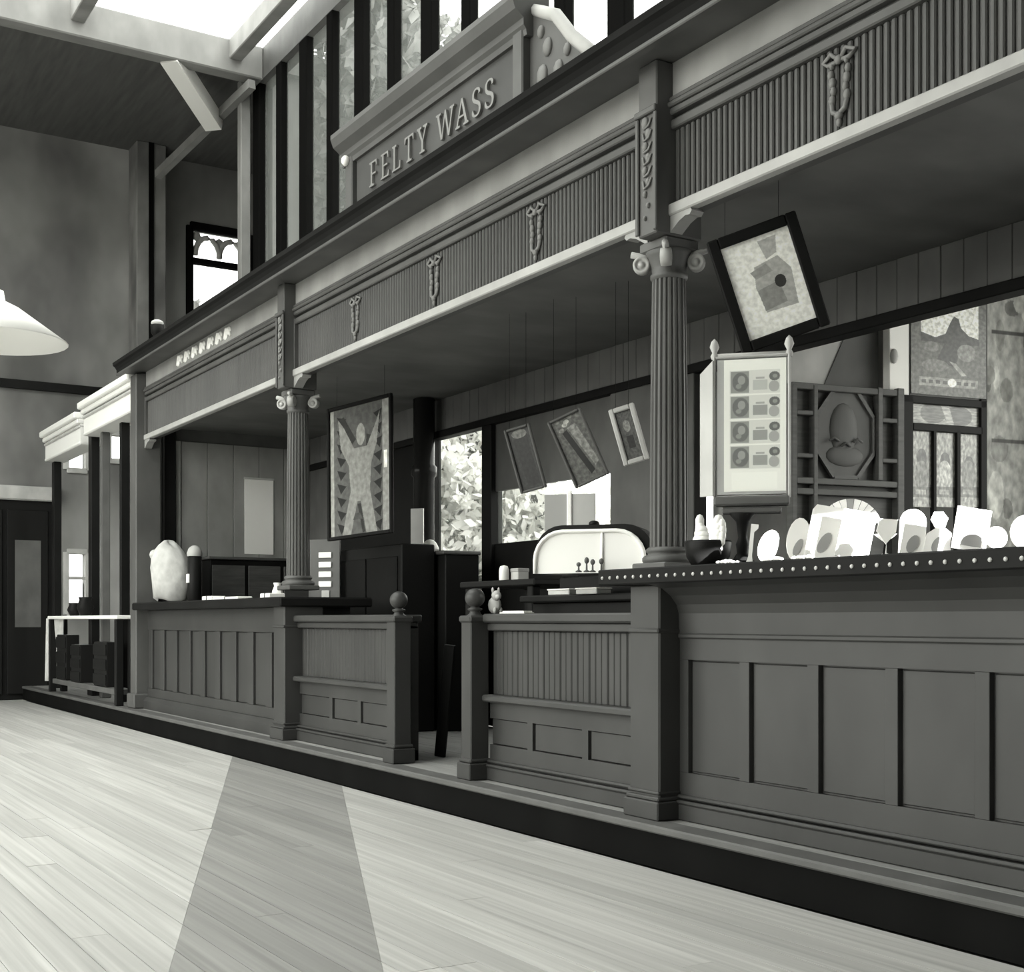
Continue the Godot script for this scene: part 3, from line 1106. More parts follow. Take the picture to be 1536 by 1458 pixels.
# a small plate shape (oval, card, arch ...) propped on the right-hand counter; u and v bound it in the photograph
func propped(called: String, label: String, u0: float, u1: float, v0: float, v1: float, pts: Array, m: Material, lean: float, extra := "") -> void:
	var b := yp((u0 + u1) / 2 - lean * 0.6, v1, 1.337)
	b.z = clampf(b.z, -0.6, -0.1)
	b = zp((u0 + u1) / 2 - lean * 0.6, v1, b.z)
	b.y = 1.337
	var px := depth_of(b) / FPX
	var w := (u1 - u0 - absf(lean) * 0.7) * px
	var h := (v1 - v0) * px
	var roll := -rad_to_deg(atan2(lean * px, h))
	var t := place(called, label, called.replace("_", " ") if called.length() < 14 else "card", b, 50.0, -8.0, roll, "goods propped along the counter")
	var st := mb()
	var q := []
	for p in pts:
		q.append(Vector2(p.x * w, p.y * h))
	prism(st, q, Vector3(0, 0, -0.005), Vector3.RIGHT, Vector3.UP, Vector3(0, 0, 1), 0.01)
	build(st, "plate", m, t)
	if extra == "mound" or extra == "leaf":
		st = mb()
		var e := []
		for k in 14:
			var a := TAU * k / 14
			e.append(Vector2(cos(a) * w * (0.17 if extra == "leaf" else 0.22) + w * 0.02 + sin(a) * w * 0.1, sin(a) * h * 0.2 + h * (0.32 if extra == "leaf" else 0.21)))
		prism(st, e, Vector3(0, 0, 0.005), Vector3.RIGHT, Vector3.UP, Vector3(0, 0, 1), 0.003)
		build(st, "grey_motif", M.pale2, t)
	if extra == "frame":
		st = mb()
		bx(st, -w * 0.34, w * 0.34, h * 0.1, h * 0.88, 0.005, 0.008)
		build(st, "grey_picture", M.pale2, t)
	if extra == "stand" or extra == "leaf" or extra == "mound" or extra == "frame" or extra == "":
		st = mb()
		tube(st, [Vector3(0, h * 0.55, -0.004), Vector3(0, 0.004 + h * 0.02, -h * 0.28)], 0.004, 5)
		build(st, "easel_leg", M.dark, t)
func oval_pts(n := 18, sq := 1.0) -> Array:
	var o := []
	for k in n:
		var a := TAU * k / n
		o.append(Vector2(0.5 * cos(a), 0.5 + 0.5 * sin(a) * sq))
	return o
func arch_pts() -> Array:
	var o := [Vector2(-0.5, 0), Vector2(0.5, 0)]
	for k in 10:
		var a := PI * k / 9
		o.append(Vector2(0.5 * cos(a), 0.72 + 0.28 * sin(a)))
	return o

func goods() -> void:
	M.pale2 = mat(0.32, 0.7)
	M.rugback = mat(0.05, 0.9)
	var st: SurfaceTool
	var im: Image
	# --- tilted framed picture hanging beside the column
	im = canvas(160, 240, 0.97)
	pol(im, [Vector2(60, 70), Vector2(118, 60), Vector2(140, 100), Vector2(132, 190), Vector2(58, 186), Vector2(50, 120)], 0.7)
	pol(im, [Vector2(52, 128), Vector2(104, 120), Vector2(110, 176), Vector2(56, 182)], 0.56)
	pol(im, [Vector2(48, 80), Vector2(88, 70), Vector2(98, 92), Vector2(56, 100)], 0.6)
	ell(im, 108, 122, 13, 16, 0.2)
	pol(im, [Vector2(84, 12), Vector2(128, 10), Vector2(118, 52), Vector2(92, 60)], 0.72)
	speckle(im, 4, 0.14)
	framed("framed_picture", "pale picture in a dark frame hanging tilted beside the column capital", dp(1152, 426, 5.75), 55, 8, 19, 0.315, 0.43, 0.05, print_mat(im, 0.35), M.dark)
	# --- display stand with four oval vignettes
	im = canvas(128, 264, 0.97)
	for k in 4:
		var y := 26 + k * 50
		rec(im, 12, y - 4, 104, 47, 0.86)
		rec(im, 14, y - 2, 38, 43, 0.5)
		ell(im, 34, y + 19, 17, 19, 0.28)
		ell(im, 36, y + 15, 8, 9, 0.55)
		ell(im, 30, y + 27, 6, 5, 0.5)
		rec(im, 60, y + 16, 30, 20, 0.55 if k else 0.72)
		rec(im, 66, y + 10, 18, 4, 0.62)
		ell(im, 104, y + 9, 11, 9, 0.26)
		ell(im, 105, y + 9, 5, 4, 0.5)
		ell(im, 103, y + 29, 11, 11, 0.62)
	rec(im, 16, 226, 94, 34, 1.0)
	var c := dp(1127, 740, 5.6)
	c.y = 1.337
	var t := place("display_stand", "glazed display stand showing a column of four oval vignettes", "display stand", c, 44)
	st = mb()
	frame_bars_at(st, 0.315, 0.61, 0.012, 0.05, Vector3(0, 0.3 + 0.32, -0.05))
	build(st, "case_frame", M.pale, t)
	st = mb()
	bx(st, -0.15, 0.15, 0.32, 0.92, -0.06, -0.012)
	build(st, "case_back", M.pale, t)
	flat(t, "vignette_sheet", 0.27, 0.585, -0.004, print_mat(im, 0.4), 0.015, 0.625)
	st = mb()
	bx(st, -0.152, 0.152, 0.32, 0.92, 0.0, 0.003)
	build(st, "pane", M.glass, t)
	st = mb()
	prism(st, [Vector2(0, 0), Vector2(0.075, 0.0), Vector2(0.075, 0.55), Vector2(0, 0.6)], Vector3(-0.16, 0.315, 0.0), Vector3(-0.8, 0, -0.6), Vector3.UP, Vector3(-0.6, 0, 0.8), 0.015)
	build(st, "side_leaf", M.pale, t)
	st = mb()
	bx(st, -0.165, 0.165, 0.27, 0.312, -0.07, 0.01, 0.008)
	bx(st, -0.13, 0.13, 0.235, 0.262, -0.06, 0.0, 0.006)
	build(st, "plinth", M.mid, t)
	st = mb()
	lathe(st, [[0.075, 0.0], [0.075, 0.014], [0.045, 0.03], [0.025, 0.06], [0.03, 0.1], [0.02, 0.13], [0.028, 0.2], [0.06, 0.236], [0.0, 0.237]], Vector3(-0.04, 0, -0.03), 18)
	build(st, "turned_foot", M.dark, t)
	for s in [-1.0, 1.0]:
		st = mb()
		lathe(st, [[0.013, 0.925], [0.018, 0.94], [0.01, 0.955], [0.022, 0.98], [0.014, 1.005], [0.0, 1.02]], Vector3(s * 0.163, 0, -0.02), 12)
		build(st, "finial", M.pale, t)
	st = mb()
	tube(st, [Vector3(-0.163, 0.942, -0.02), Vector3(0.163, 0.942, -0.02)], 0.009, 8)
	build(st, "top_rod", M.pale, t)
	# --- dark bowl of shells
	var b := zp(1062, 853, -0.17)
	b.y = 1.337
	t = thing("bowl", "black oval bowl of shells beside the fluted column", "bowl", b)
	org = Vector3.ZERO
	st = mb()
	lathe(st, [[0.0, 0.0], [0.07, 0.0], [0.095, 0.04], [0.105, 0.1], [0.1, 0.11], [0.09, 0.1], [0.07, 0.05], [0.0, 0.045]], Vector3.ZERO, 24)
	build(st, "basin", M.black, t)
	var sh := [[1038, 799, 0.03, 0.085, "curled pale shell standing at the back of the black bowl"], [1060, 803, 0.045, 0.06, "domed pale shell in the middle of the black bowl"], [1086, 800, 0.036, 0.08, "tall ribbed pale shell leaning in the black bowl"], [1102, 806, 0.025, 0.07, "narrow pale shell at the rim of the black bowl"]]
	for a in sh:
		var p := zp(a[0], a[1] + 8, -0.22)
		p.x = clampf(p.x, b.x - 0.075, b.x + 0.075)
		p.z = -0.17
		p.y = 1.4
		t = thing("shell", a[4], "shell", p)
		org = Vector3.ZERO
		st = mb()
		for k in 6:
			var f := k / 5.0
			ball(st, Vector3(sin(f * 2.4) * a[2] * 0.5, a[3] * 0.75 + (f - 0.5) * a[3] * 1.7, cos(f * 3) * 0.008), Vector3(a[2] * (1.0 - 0.5 * absf(f - 0.4)), a[3] * 0.4, a[2] * 0.7), 10)
		build(st, "whorl", M.shell, t)
	# --- white goods propped along the counter
	propped("stick_card", "thin bracket-shaped white card beside the bowl of shells", 1120, 1138, 785, 846, [Vector2(-0.5, 0), Vector2(0.3, 0), Vector2(0.1, 0.2), Vector2(0.1, 0.8), Vector2(0.5, 0.9), Vector2(0.5, 1), Vector2(-0.3, 1), Vector2(-0.3, 0.2)], M.white, 6)
	propped("shell_plate", "white leaf-shaped plate leaning at a slant next to the bracket card", 1134, 1176, 791, 842, oval_pts(), M.white, 18)
	propped("shell_plate", "broad white oval plate with a grey leaf motif", 1178, 1220, 775, 842, oval_pts(), M.white, 10, "leaf")
	propped("picture_card", "tall white slanting card with a grey leaf motif", 1210, 1270, 757, 840, [Vector2(-0.5, 0), Vector2(0.5, 0), Vector2(0.5, 1), Vector2(-0.4, 1), Vector2(-0.5, 0.9)], M.white, 16, "leaf")
	propped("picture_card", "plain tall white slanting card in front of the folding fan", 1256, 1316, 764, 838, [Vector2(-0.5, 0), Vector2(0.5, 0), Vector2(0.5, 1), Vector2(-0.5, 1)], M.white, 16, "stand")
	propped("shield_card", "white shield-shaped card raised behind a small dish", 1314, 1347, 767, 822, [Vector2(0, 0.3), Vector2(0.45, 0.65), Vector2(0.5, 1), Vector2(-0.4, 1), Vector2(-0.5, 0.65)], M.white, 5, "stand")
	propped("arched_card", "round-topped white card with a grey mound at its foot", 1349, 1391, 762, 830, arch_pts(), M.white, 5, "mound")
	propped("figure_card", "white cut-out card shaped like a seated figure", 1386, 1432, 766, 830, [Vector2(-0.5, 0), Vector2(0.5, 0), Vector2(0.42, 0.2), Vector2(0.45, 0.5), Vector2(0.2, 0.62), Vector2(0.3, 0.85), Vector2(0.1, 1), Vector2(-0.2, 0.98), Vector2(-0.3, 0.8), Vector2(-0.1, 0.6), Vector2(-0.4, 0.45)], M.white, 6, "mound")
	propped("small_frame", "white photo frame holding a grey picture", 1430, 1488, 757, 822, [Vector2(-0.5, 0), Vector2(0.5, 0), Vector2(0.5, 1), Vector2(-0.5, 1)], M.white, 12, "frame")
	propped("round_plate", "round white plate past the photo frame", 1478, 1512, 788, 822, oval_pts(), M.white, 3)
	propped("round_plate", "larger round white plate at the end of the propped row", 1516, 1560, 772, 824, oval_pts(), M.white, 4)
	# folding fan behind the cards
	b = zp(1275, 838, -0.34)
	b.y = 1.337
	t = place("folding_fan", "open white folding fan standing behind the tall cards", "fan", b, 50)
	for k in 11:
		st = mb()
		var a0 := PI * (0.08 + 0.84 * k / 11.0)
		var a1 := PI * (0.08 + 0.84 * (k + 0.92) / 11.0)
		var r := 0.125
		prism(st, [Vector2(cos(a0), sin(a0)) * 0.04, Vector2(cos(a1), sin(a1)) * 0.04, Vector2(cos(a1), sin(a1)) * r, Vector2(cos(a0), sin(a0)) * r], Vector3(0, 0.125, -0.002 + 0.003 * (k % 2)), Vector3.RIGHT, Vector3.UP, Vector3(0, 0, 1), 0.004)
		build(st, "fan_blade", M.white if k % 4 != 1 else M.pale2, t)
	st = mb()
	bx(st, -0.05, 0.05, 0, 0.14, -0.02, 0.0, 0.004)
	build(st, "fan_stand", M.dark, t)
	# small dish and trinkets
	b = zp(1328, 832, -0.14)
	b.y = 1.337
	t = thing("pedestal_dish", "little white dish on a thin stem in front of the shield card", "dish", b)
	org = Vector3.ZERO
	st = mb()
	lathe(st, [[0.022, 0], [0.02, 0.004], [0.004, 0.01], [0.004, 0.05], [0.02, 0.062], [0.042, 0.08], [0.039, 0.08], [0.018, 0.066], [0.0, 0.064]], Vector3.ZERO, 18)
	build(st, "stem_and_dish", M.white, t)
	for a in [[1092, 852, "heap of small white shells at the counter edge below the bowl"], [1160, 850, "few little pale shells under the leaf-shaped plate"], [1205, 846, "small pale coral pieces below the broad oval plate"]]:
		b = zp(a[0], a[1], -0.08)
		b.y = 1.336
		t = thing("trinket", a[2], "trinkets", b)
		org = Vector3.ZERO
		for k in 6:
			st = mb()
			var r := rng.randf_range(0.008, 0.013)
			ball(st, Vector3(-0.05 + k * 0.02, r * 0.8, rng.randf_range(-0.012, 0.012)), Vector3(r * 1.5, r * 0.8, r), 8)
			build(st, "piece", M.shell, t)
	# --- recess behind: shelf, carved screen, glazed screen, boards and poster
	recess_goods()
	middle_goods()
	left_goods()
	org = Vector3.ZERO

func frame_bars_at(st: SurfaceTool, w: float, h: float, b: float, d: float, o: Vector3) -> void:
	var keep := org
	org = -o
	frame_bars(st, w, h, b, d)
	org = keep

func recess_goods() -> void:
	var yaw := 79.6
	var p0 := dp(1181, 578, 8.0)
	p0.y = 0
	var d := Vector3(0.18065, 0, -0.98355)
	# photo point -> (along, height) on the screens' plane
	var k := func(u: float, v: float) -> Vector2:
		var r := ray(u, v)
		var den := r.x * -d.z + d.x * r.z
		var e := p0 - EYE
		var tt := (e.x * -d.z + d.x * e.z) / den
		var q := EYE + r * tt
		return Vector2((q - p0).dot(d), q.y)
	var st := mb()
	var s := thing("back_shelf", "dark back shelf carrying the carved screens behind the counter", "shelf", Vector3(p0.x + 0.3, 0.19, -3.2))
	bx(st, p0.x - 0.12, p0.x + 0.75, 1.34, 1.4, -4.28, -2.2, 0.006)
	build(st, "shelf_top", M.dark, s)
	st = mb()
	bx(st, p0.x - 0.1, p0.x + 0.7, 0.19, 1.34, -4.28, -2.22)
	build(st, "shelf_body", M.dark, s)
	# octagon screen
	var t := place("carved_screen", "dark wooden shelf screen with an octagonal relief picture", "screen", p0, yaw)
	st = mb()
	var a: Vector2 = k.call(1184, 580)
	var e: Vector2 = k.call(1345, 592)
	bx(st, a.x, e.x, 1.4, 2.6, -0.03, 0.0)
	build(st, "back_panel", M.screen, t)
	for r in [[1181, 1188, 578, 860], [1338, 1348, 585, 860], [1213, 1219, 580, 860], [1309, 1316, 584, 722]]:
		st = mb()
		var q0: Vector2 = k.call(r[0], r[3])
		var q1: Vector2 = k.call(r[1], r[2])
		bx(st, q0.x, q1.x, maxf(q0.y, 1.4), q1.y, -0.01, 0.06, 0.004)
		build(st, "upright", M.screen, t)
	for r in [[1181, 1348, 577, 584], [1188, 1213, 618, 623], [1188, 1213, 682, 687], [1316, 1340, 630, 635], [1316, 1340, 690, 695], [1188, 1340, 720, 726], [1188, 1340, 736, 742]]:
		st = mb()
		var q0: Vector2 = k.call(r[0], r[3])
		var q1: Vector2 = k.call(r[1], r[2])
		bx(st, q0.x, q1.x, q0.y, minf(q1.y, q0.y + 0.04), -0.01, 0.055, 0.004)
		build(st, "shelf_bar", M.mid, t)
	var oc: Vector2 = k.call(1264, 652)
	var oct := []
	for i in 8:
		var an := PI / 8 + TAU * i / 8
		oct.append(Vector2(cos(an) * 0.235, sin(an) * 0.3))
	st = mb()
	prism(st, oct, Vector3(oc.x, oc.y, 0.0), Vector3.RIGHT, Vector3.UP, Vector3(0, 0, 1), 0.022)
	build(st, "octagon_panel", M.mid, t)
	st = mb()
	for i in 8:
		var q: Vector2 = oct[i]
		var w: Vector2 = oct[(i + 1) % 8]
		beam(st, Vector3(oc.x + q.x, oc.y + q.y, 0.025), Vector3(oc.x + w.x, oc.y + w.y, 0.025), 0.025, 0.025)
	build(st, "octagon_moulding", M.screen, t)
	st = mb()
	ball(st, Vector3(oc.x - 0.01, oc.y + 0.03, 0.02), Vector3(0.11, 0.17, 0.025), 16)
	ball(st, Vector3(oc.x + 0.0, oc.y - 0.14, 0.02), Vector3(0.15, 0.07, 0.02), 14)
	build(st, "relief", M.mid, t)
	st = mb()
	for i in 3:
		tube(st, [Vector3(oc.x - 0.13 + i * 0.09, oc.y - 0.05 - 0.03 * (i % 2), 0.045), Vector3(oc.x - 0.1 + i * 0.09, oc.y - 0.03 - 0.03 * (i % 2), 0.05), Vector3(oc.x - 0.06 + i * 0.09, oc.y - 0.05 - 0.03 * (i % 2), 0.045)], 0.008, 6)
	build(st, "relief_scrolls", M.mid, t)
	# glazed screen beside it
	t = place("glazed_screen", "dark glazed screen with three narrow picture panes", "screen", p0, yaw)
	st = mb()
	for r in [[1349, 1366, 594, 860], [1467, 1476, 600, 860], [1396, 1401, 645, 860], [1431, 1437, 645, 860]]:
		var q0: Vector2 = k.call(r[0], r[3])
		var q1: Vector2 = k.call(r[1], r[2])
		bx(st, q0.x, q1.x, maxf(q0.y, 1.4), q1.y, -0.01, 0.03, 0.004)
	for r in [[1349, 1476, 594, 604], [1366, 1470, 638, 646]]:
		var q0: Vector2 = k.call(r[0], r[3])
		var q1: Vector2 = k.call(r[1], r[2])
		bx(st, q0.x, q1.x, q0.y, q0.y + 0.05, -0.01, 0.03, 0.004)
	build(st, "frame", M.black, t)
	var im: Image
	var sh := [[1366, 1467, 605, 638], [1366, 1396, 646, 760], [1401, 1431, 646, 760], [1437, 1467, 646, 760]]
	for i in 4:
		im = canvas(96, 160, 0.62)
		if i == 0:
			ell(im, 30, 80, 18, 60, 0.4)
			ell(im, 66, 90, 20, 60, 0.36)
			pol(im, [Vector2(40, 20), Vector2(52, 20), Vector2(60, 140), Vector2(52, 150)], 0.68)
		else:
			ell(im, 50, 50 + i * 8, 24, 20, 0.34)
			ell(im, 48, 95, 34, 32, 0.72 if i == 2 else 0.5)
			rec(im, 0, 118, 96, 42, 0.42)
			rec(im, 20, 124, 50, 10, 0.64)
			rec(im, 0, 140, 96, 20, 0.66)
		speckle(im, 20 + i, 0.5)
		var q0: Vector2 = k.call(sh[i][0], sh[i][3])
		var q1: Vector2 = k.call(sh[i][1], sh[i][2])
		flat(t, "picture_pane", q1.x - q0.x, q1.y - q0.y, 0.006, print_mat(im, 0.3), (q0.x + q1.x) / 2, (q0.y + q1.y) / 2)
	# boards above
	t = place("pale_board", "pale board above the octagon screen with a diagonal shadow painted on as a darker slab", "board", p0 + Vector3(-0.05, 0, 0), yaw)
	st = mb()
	a = k.call(1183, 580)
	e = k.call(1331, 588)
	bx(st, a.x, e.x, 2.58, 3.58, -0.08, -0.04)
	build(st, "board", M.pale, t)
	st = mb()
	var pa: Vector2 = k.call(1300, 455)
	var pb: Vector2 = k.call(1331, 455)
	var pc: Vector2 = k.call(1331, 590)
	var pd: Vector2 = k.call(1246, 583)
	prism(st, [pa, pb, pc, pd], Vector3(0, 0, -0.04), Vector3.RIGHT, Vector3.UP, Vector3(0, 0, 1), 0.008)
	build(st, "painted_shadow", M.mid, t)  # darker slab painting in the diagonal shadow on the pale wall
	t = place("white_post", "white post with a small knob beside the landscape poster", "post", p0, yaw)
	st = mb()
	a = k.call(1331, 590)
	e = k.call(1361, 470)
	bx(st, a.x, e.x, a.y - 0.02, 3.58, -0.05, 0.02, 0.006)
	build(st, "shaft", M.white, t)
	st = mb()
	ball(st, Vector3(a.x + 0.03, a.y + 0.24, 0.03), Vector3(0.03, 0.05, 0.02), 12)
	build(st, "knob", M.pale, t)
	im = canvas(192, 240, 0.42)
	rec(im, 24, 0, 148, 112, 0.95)
	pol(im, [Vector2(24, 98), Vector2(60, 108), Vector2(86, 98), Vector2(98, 72), Vector2(108, 56), Vector2(120, 62), Vector2(126, 82), Vector2(146, 98), Vector2(172, 104), Vector2(172, 118), Vector2(110, 122), Vector2(24, 118)], 0.3)
	pol(im, [Vector2(60, 166), Vector2(92, 104), Vector2(130, 104), Vector2(112, 172)], 0.3)
	ell(im, 140, 138, 24, 20, 0.55)
	ell(im, 50, 130, 20, 12, 0.5)
	ell(im, 60, 172, 34, 14, 0.5)
	pol(im, [Vector2(96, 160), Vector2(112, 164), Vector2(140, 190), Vector2(128, 192)], 0.66)
	rec(im, 20, 200, 150, 20, 0.62)
	for i in 8:
		rec(im, 26 + i * 18, 206, 11, 8, 0.36)
	ell(im, 103, 209, 11, 10, 1.0)
	speckle(im, 31, 0.35, 0.08)
	t = place("landscape_poster", "framed poster of a dark rock against white sky with a caption line", "poster", p0, yaw)
	a = k.call(1364, 597)
	e = k.call(1476, 420)
	var ptop: Vector2 = k.call(1420, 438)
	a.y += 0.03
	flat(t, "print", e.x - a.x, ptop.y - a.y, 0.02, print_mat(im, 0.4), (a.x + e.x) / 2, (a.y + ptop.y) / 2)
	st = mb()
	bx(st, a.x - 0.01, e.x + 0.02, a.y - 0.02, ptop.y + 0.02, -0.03, 0.014, 0.004)
	build(st, "backing", M.mid, t)
	t = place("hanging_scroll", "pale mottled hanging strip at the edge of the landscape poster", "wall hanging", p0, yaw)
	im = canvas(96, 256, 0.66)
	for i in 26:
		ell(im, rng.randf_range(0, 96), rng.randf_range(0, 256), rng.randf_range(5, 16), rng.randf_range(6, 22), rng.randf_range(0.35, 0.85))
	rec(im, 8, 60, 80, 3, 0.3)
	rec(im, 8, 150, 80, 3, 0.35)
	speckle(im, 33, 0.3)
	a = k.call(1479, 850)
	e = k.call(1560, 420)
	flat(t, "cloth", e.x - a.x, 3.56 - a.y, 0.01, print_mat(im, 0.7), (a.x + e.x) / 2, (a.y + 3.56) / 2)

func middle_goods() -> void:
	var st: SurfaceTool
	var im: Image
	# --- rug with a standing figure
	im = canvas(192, 256, 0.36)
	rec(im, 0, 0, 12, 256, 0.6)
	rec(im, 168, 0, 24, 256, 0.58)
	for k in 9:
		var y := 14 + k * 27
		pol(im, [Vector2(22, y), Vector2(52, y + 8), Vector2(34, y + 22)], 0.14)
		pol(im, [Vector2(166, y + 2), Vector2(140, y + 8), Vector2(160, y + 24)], 0.14)
	pol(im, [Vector2(30, 20), Vector2(44, 16), Vector2(84, 66), Vector2(72, 74)], 0.2)
	pol(im, [Vector2(118, 60), Vector2(134, 64), Vector2(130, 86), Vector2(116, 82)], 0.2)
	pol(im, [Vector2(26, 20), Vector2(46, 40), Vector2(78, 84), Vector2(118, 84), Vector2(148, 40), Vector2(160, 18), Vector2(150, 80), Vector2(132, 120), Vector2(128, 170), Vector2(150, 256), Vector2(116, 256), Vector2(98, 190), Vector2(88, 190), Vector2(66, 256), Vector2(38, 256), Vector2(66, 168), Vector2(60, 116), Vector2(34, 80)], 0.56)
	ell(im, 99, 58, 14, 22, 0.6)
	pol(im, [Vector2(88, 196), Vector2(98, 196), Vector2(112, 252), Vector2(104, 254)], 0.2)
	pol(im, [Vector2(80, 214), Vector2(96, 214), Vector2(104, 226), Vector2(74, 226)], 0.3)
	rec(im, 172, 100, 10, 34, 0.95)
	speckle(im, 44, 0.2)
	var c := dp(541, 704, 10.3)
	var t := framed("figure_rug", "tall patterned rug of a standing figure with raised arms", c, 12, -1, 2, 0.8, 1.05, 0.03, print_mat(im, 0.9), M.dark, true)
	t.set_meta("category", "rug")
	# --- dark cabinets behind the gate
	var a := zp(505, 825, -1.15)
	var b := zp(602, 825, -1.15)
	t = thing("dark_cabinet", "tall black cabinet standing under the figure rug", "cabinet", Vector3((a.x + b.x) / 2, 0.19, -1.4))
	st = mb()
	bx(st, a.x, b.x, 0.19, 1.72, -1.46, -1.15, 0.01)
	build(st, "body", M.black, t)
	st = mb()
	bx(st, a.x + 0.06, (a.x + b.x) / 2 - 0.02, 0.3, 1.62, -1.155, -1.135, 0.006)
	build(st, "door", M.dark, t)
	st = mb()
	bx(st, (a.x + b.x) / 2 + 0.02, b.x - 0.06, 0.3, 1.62, -1.155, -1.135, 0.006)
	build(st, "door", M.dark, t)
	a = zp(602, 832, -1.5)
	b = zp(668, 832, -1.5)
	t = thing("dark_cabinet", "black cabinet carrying the little white dome lamp", "cabinet", Vector3((a.x + b.x) / 2, 0.19, -1.7))
	st = mb()
	bx(st, a.x - 0.3, b.x, 0.19, a.y - 0.03, -1.82, -1.5, 0.008)
	build(st, "body", M.black, t)
	st = mb()
	bx(st, a.x - 0.32, b.x + 0.02, a.y - 0.03, a.y, -1.83, -1.47, 0.008)
	build(st, "top", M.mid, t)
	var top := a.y
	b = zp(645, 832, -1.55)
	t = thing("dome_lamp", "little white dome lamp on the black cabinet", "lamp", Vector3(b.x, top, -1.55))
	org = Vector3.ZERO
	st = mb()
	lathe(st, [[0.055, 0.0], [0.055, 0.02], [0.075, 0.02], [0.075, 0.04], [0.055, 0.08], [0.03, 0.105], [0.0, 0.112]], Vector3.ZERO, 18)
	build(st, "shade", M.white, t)
	b = zp(626, 830, -1.72)
	t = thing("price_card", "narrow grey card standing on the black cabinet behind the lamp", "card", Vector3(b.x, top, -1.72), deg_to_rad(40))
	st = mb()
	bx(st, -0.06, 0.06, 0, 0.42, -0.01, 0.01, 0.003)
	build(st, "card", M.pale, t)
	st = mb()
	bx(st, -0.05, 0.05, 0, 0.02, -0.05, 0.05, 0.003)
	build(st, "card_foot", M.dark, t)
	# stove pipe-like dark post between rug and window
	b = zp(636, 780, -1.95)
	t = thing("dark_pole", "glossy black round pole between the rug and the rear window", "pole", Vector3(b.x, 0.19, -1.95))
	st = mb()
	lathe(st, [[0.1, 0.19], [0.1, 2.4], [0.12, 2.42], [0.12, 2.5], [0.1, 2.52], [0.1, 3.12]], Vector3(b.x, 0, -1.95), 18)
	build(st, "pipe", M.gloss, t)
	# rack of four white price cards right of the far column
	a = zp(486, 930, -0.98)
	t = thing("card_rack", "upright rack of four white cards beside the far fluted column", "rack", Vector3(a.x, 0.19, -0.98), deg_to_rad(35))
	st = mb()
	bx(st, -0.16, 0.16, 0.0, 1.62, -0.02, 0.0, 0.004)
	build(st, "rack_board", M.mid, t)
	for k in 4:
		st = mb()
		bx(st, -0.05, 0.08, 1.2 + k * 0.085, 1.25 + k * 0.085, 0.0, 0.012, 0.003)
		build(st, "white_card", M.paper, t)
	st = mb()
	bx(st, -0.02, 0.06, 0.76, 1.17, 0.0, 0.01, 0.003)
	build(st, "long_card", M.pale, t)
	# --- showcase with arched white top behind the low partition
	t = thing("dark_showcase", "black showcase table behind the low partition under the arched white case", "showcase", Vector3(-5.5, 0.19, -0.75))
	st = mb()
	bx(st, -6.2, -4.98, 0.19, 1.2, -1.05, -0.5, 0.008)
	build(st, "body", M.black, t)
	st = mb()
	bx(st, -6.25, -4.95, 1.2, 1.24, -1.1, -0.44, 0.008)
	bx(st, -6.1, -4.98, 1.24, 1.345, -1.02, -0.62, 0.008)
	build(st, "top", M.black, t)
	st = mb()
	bx(st, -6.2, -4.98, 0.95, 0.99, -0.5, -0.46, 0.006)
	build(st, "front_ledge", M.mid, t)
	c = dp(884, 846, 6.62)
	t = place("arched_case", "white arched display case with a dark hood on the black showcase", "display case", Vector3(c.x, 1.345, c.z), 40)
	var pts := func(w: float, h: float) -> Array:
		var o := [Vector2(-w / 2, 0), Vector2(w / 2, 0)]
		var r := 0.15
		for k in 7:
			var an := PI / 2 * k / 6
			o.append(Vector2(w / 2 - r + r * cos(an), h - r + r * sin(an)))
		for k in 7:
			var an := PI / 2 + PI / 2 * k / 6
			o.append(Vector2(-w / 2 + r + r * cos(an), h - r + r * sin(an)))
		return o
	st = mb()
	prism(st, pts.call(0.64, 0.255), Vector3(0.015, 0, -0.22), Vector3.RIGHT, Vector3.UP, Vector3(0, 0, 1), 0.2)
	build(st, "hood", M.black, t)
	st = mb()
	prism(st, pts.call(0.6, 0.225), Vector3(0, 0, -0.02), Vector3.RIGHT, Vector3.UP, Vector3(0, 0, 1), 0.02)
	build(st, "white_face", M.white, t)
	st = mb()
	var rim: Array = pts.call(0.59, 0.22)
	var line := []
	for q in rim.slice(1):
		line.append(Vector3(q.x, q.y, 0.006))
	line.append(Vector3(rim[0].x, rim[0].y, 0.006))
	tube(st, line, 0.011, 6)
	tube(st, [Vector3(0.07, 0.0, 0.003), Vector3(0.07, 0.215, 0.003)], 0.008, 6)
	build(st, "white_rim", M.white, t)
	st = mb()
	ball(st, Vector3(0.0, 0.265, -0.1), Vector3(0.03, 0.018, 0.03), 12)
	build(st, "hood_knob", M.black, t)
	var figs := [[868, 0.05, "small grey figurine with a round head before the arched case"], [880, 0.075, "small thin grey figurine before the arched case"], [889, 0.065, "small grey leaf-like figurine before the arched case"], [902, 0.07, "small grey bud-topped figurine before the arched case"]]
	for f in figs:
		b = dp(f[0], 846, 6.5)
		t = thing("figurine", f[2], "figurine", Vector3(b.x, 1.345, b.z))
		org = Vector3.ZERO
		st = mb()
		lathe(st, [[0.016, 0], [0.016, 0.006], [0.005, 0.012], [0.004, f[1] * 0.6]], Vector3.ZERO, 10)
		ball(st, Vector3(0, f[1] * 0.8, 0), Vector3(0.014, f[1] * 0.24, 0.012), 10)
		build(st, "figure", M.mid, t)
	# bits on the showcase and on the partition cap
	var bits := [[826, 858, 880, 1.24, -0.47, "flat white box at the front of the black showcase"], [868, 899, 886, 1.24, -0.455, "flat pale box with a raised end on the black showcase"]]
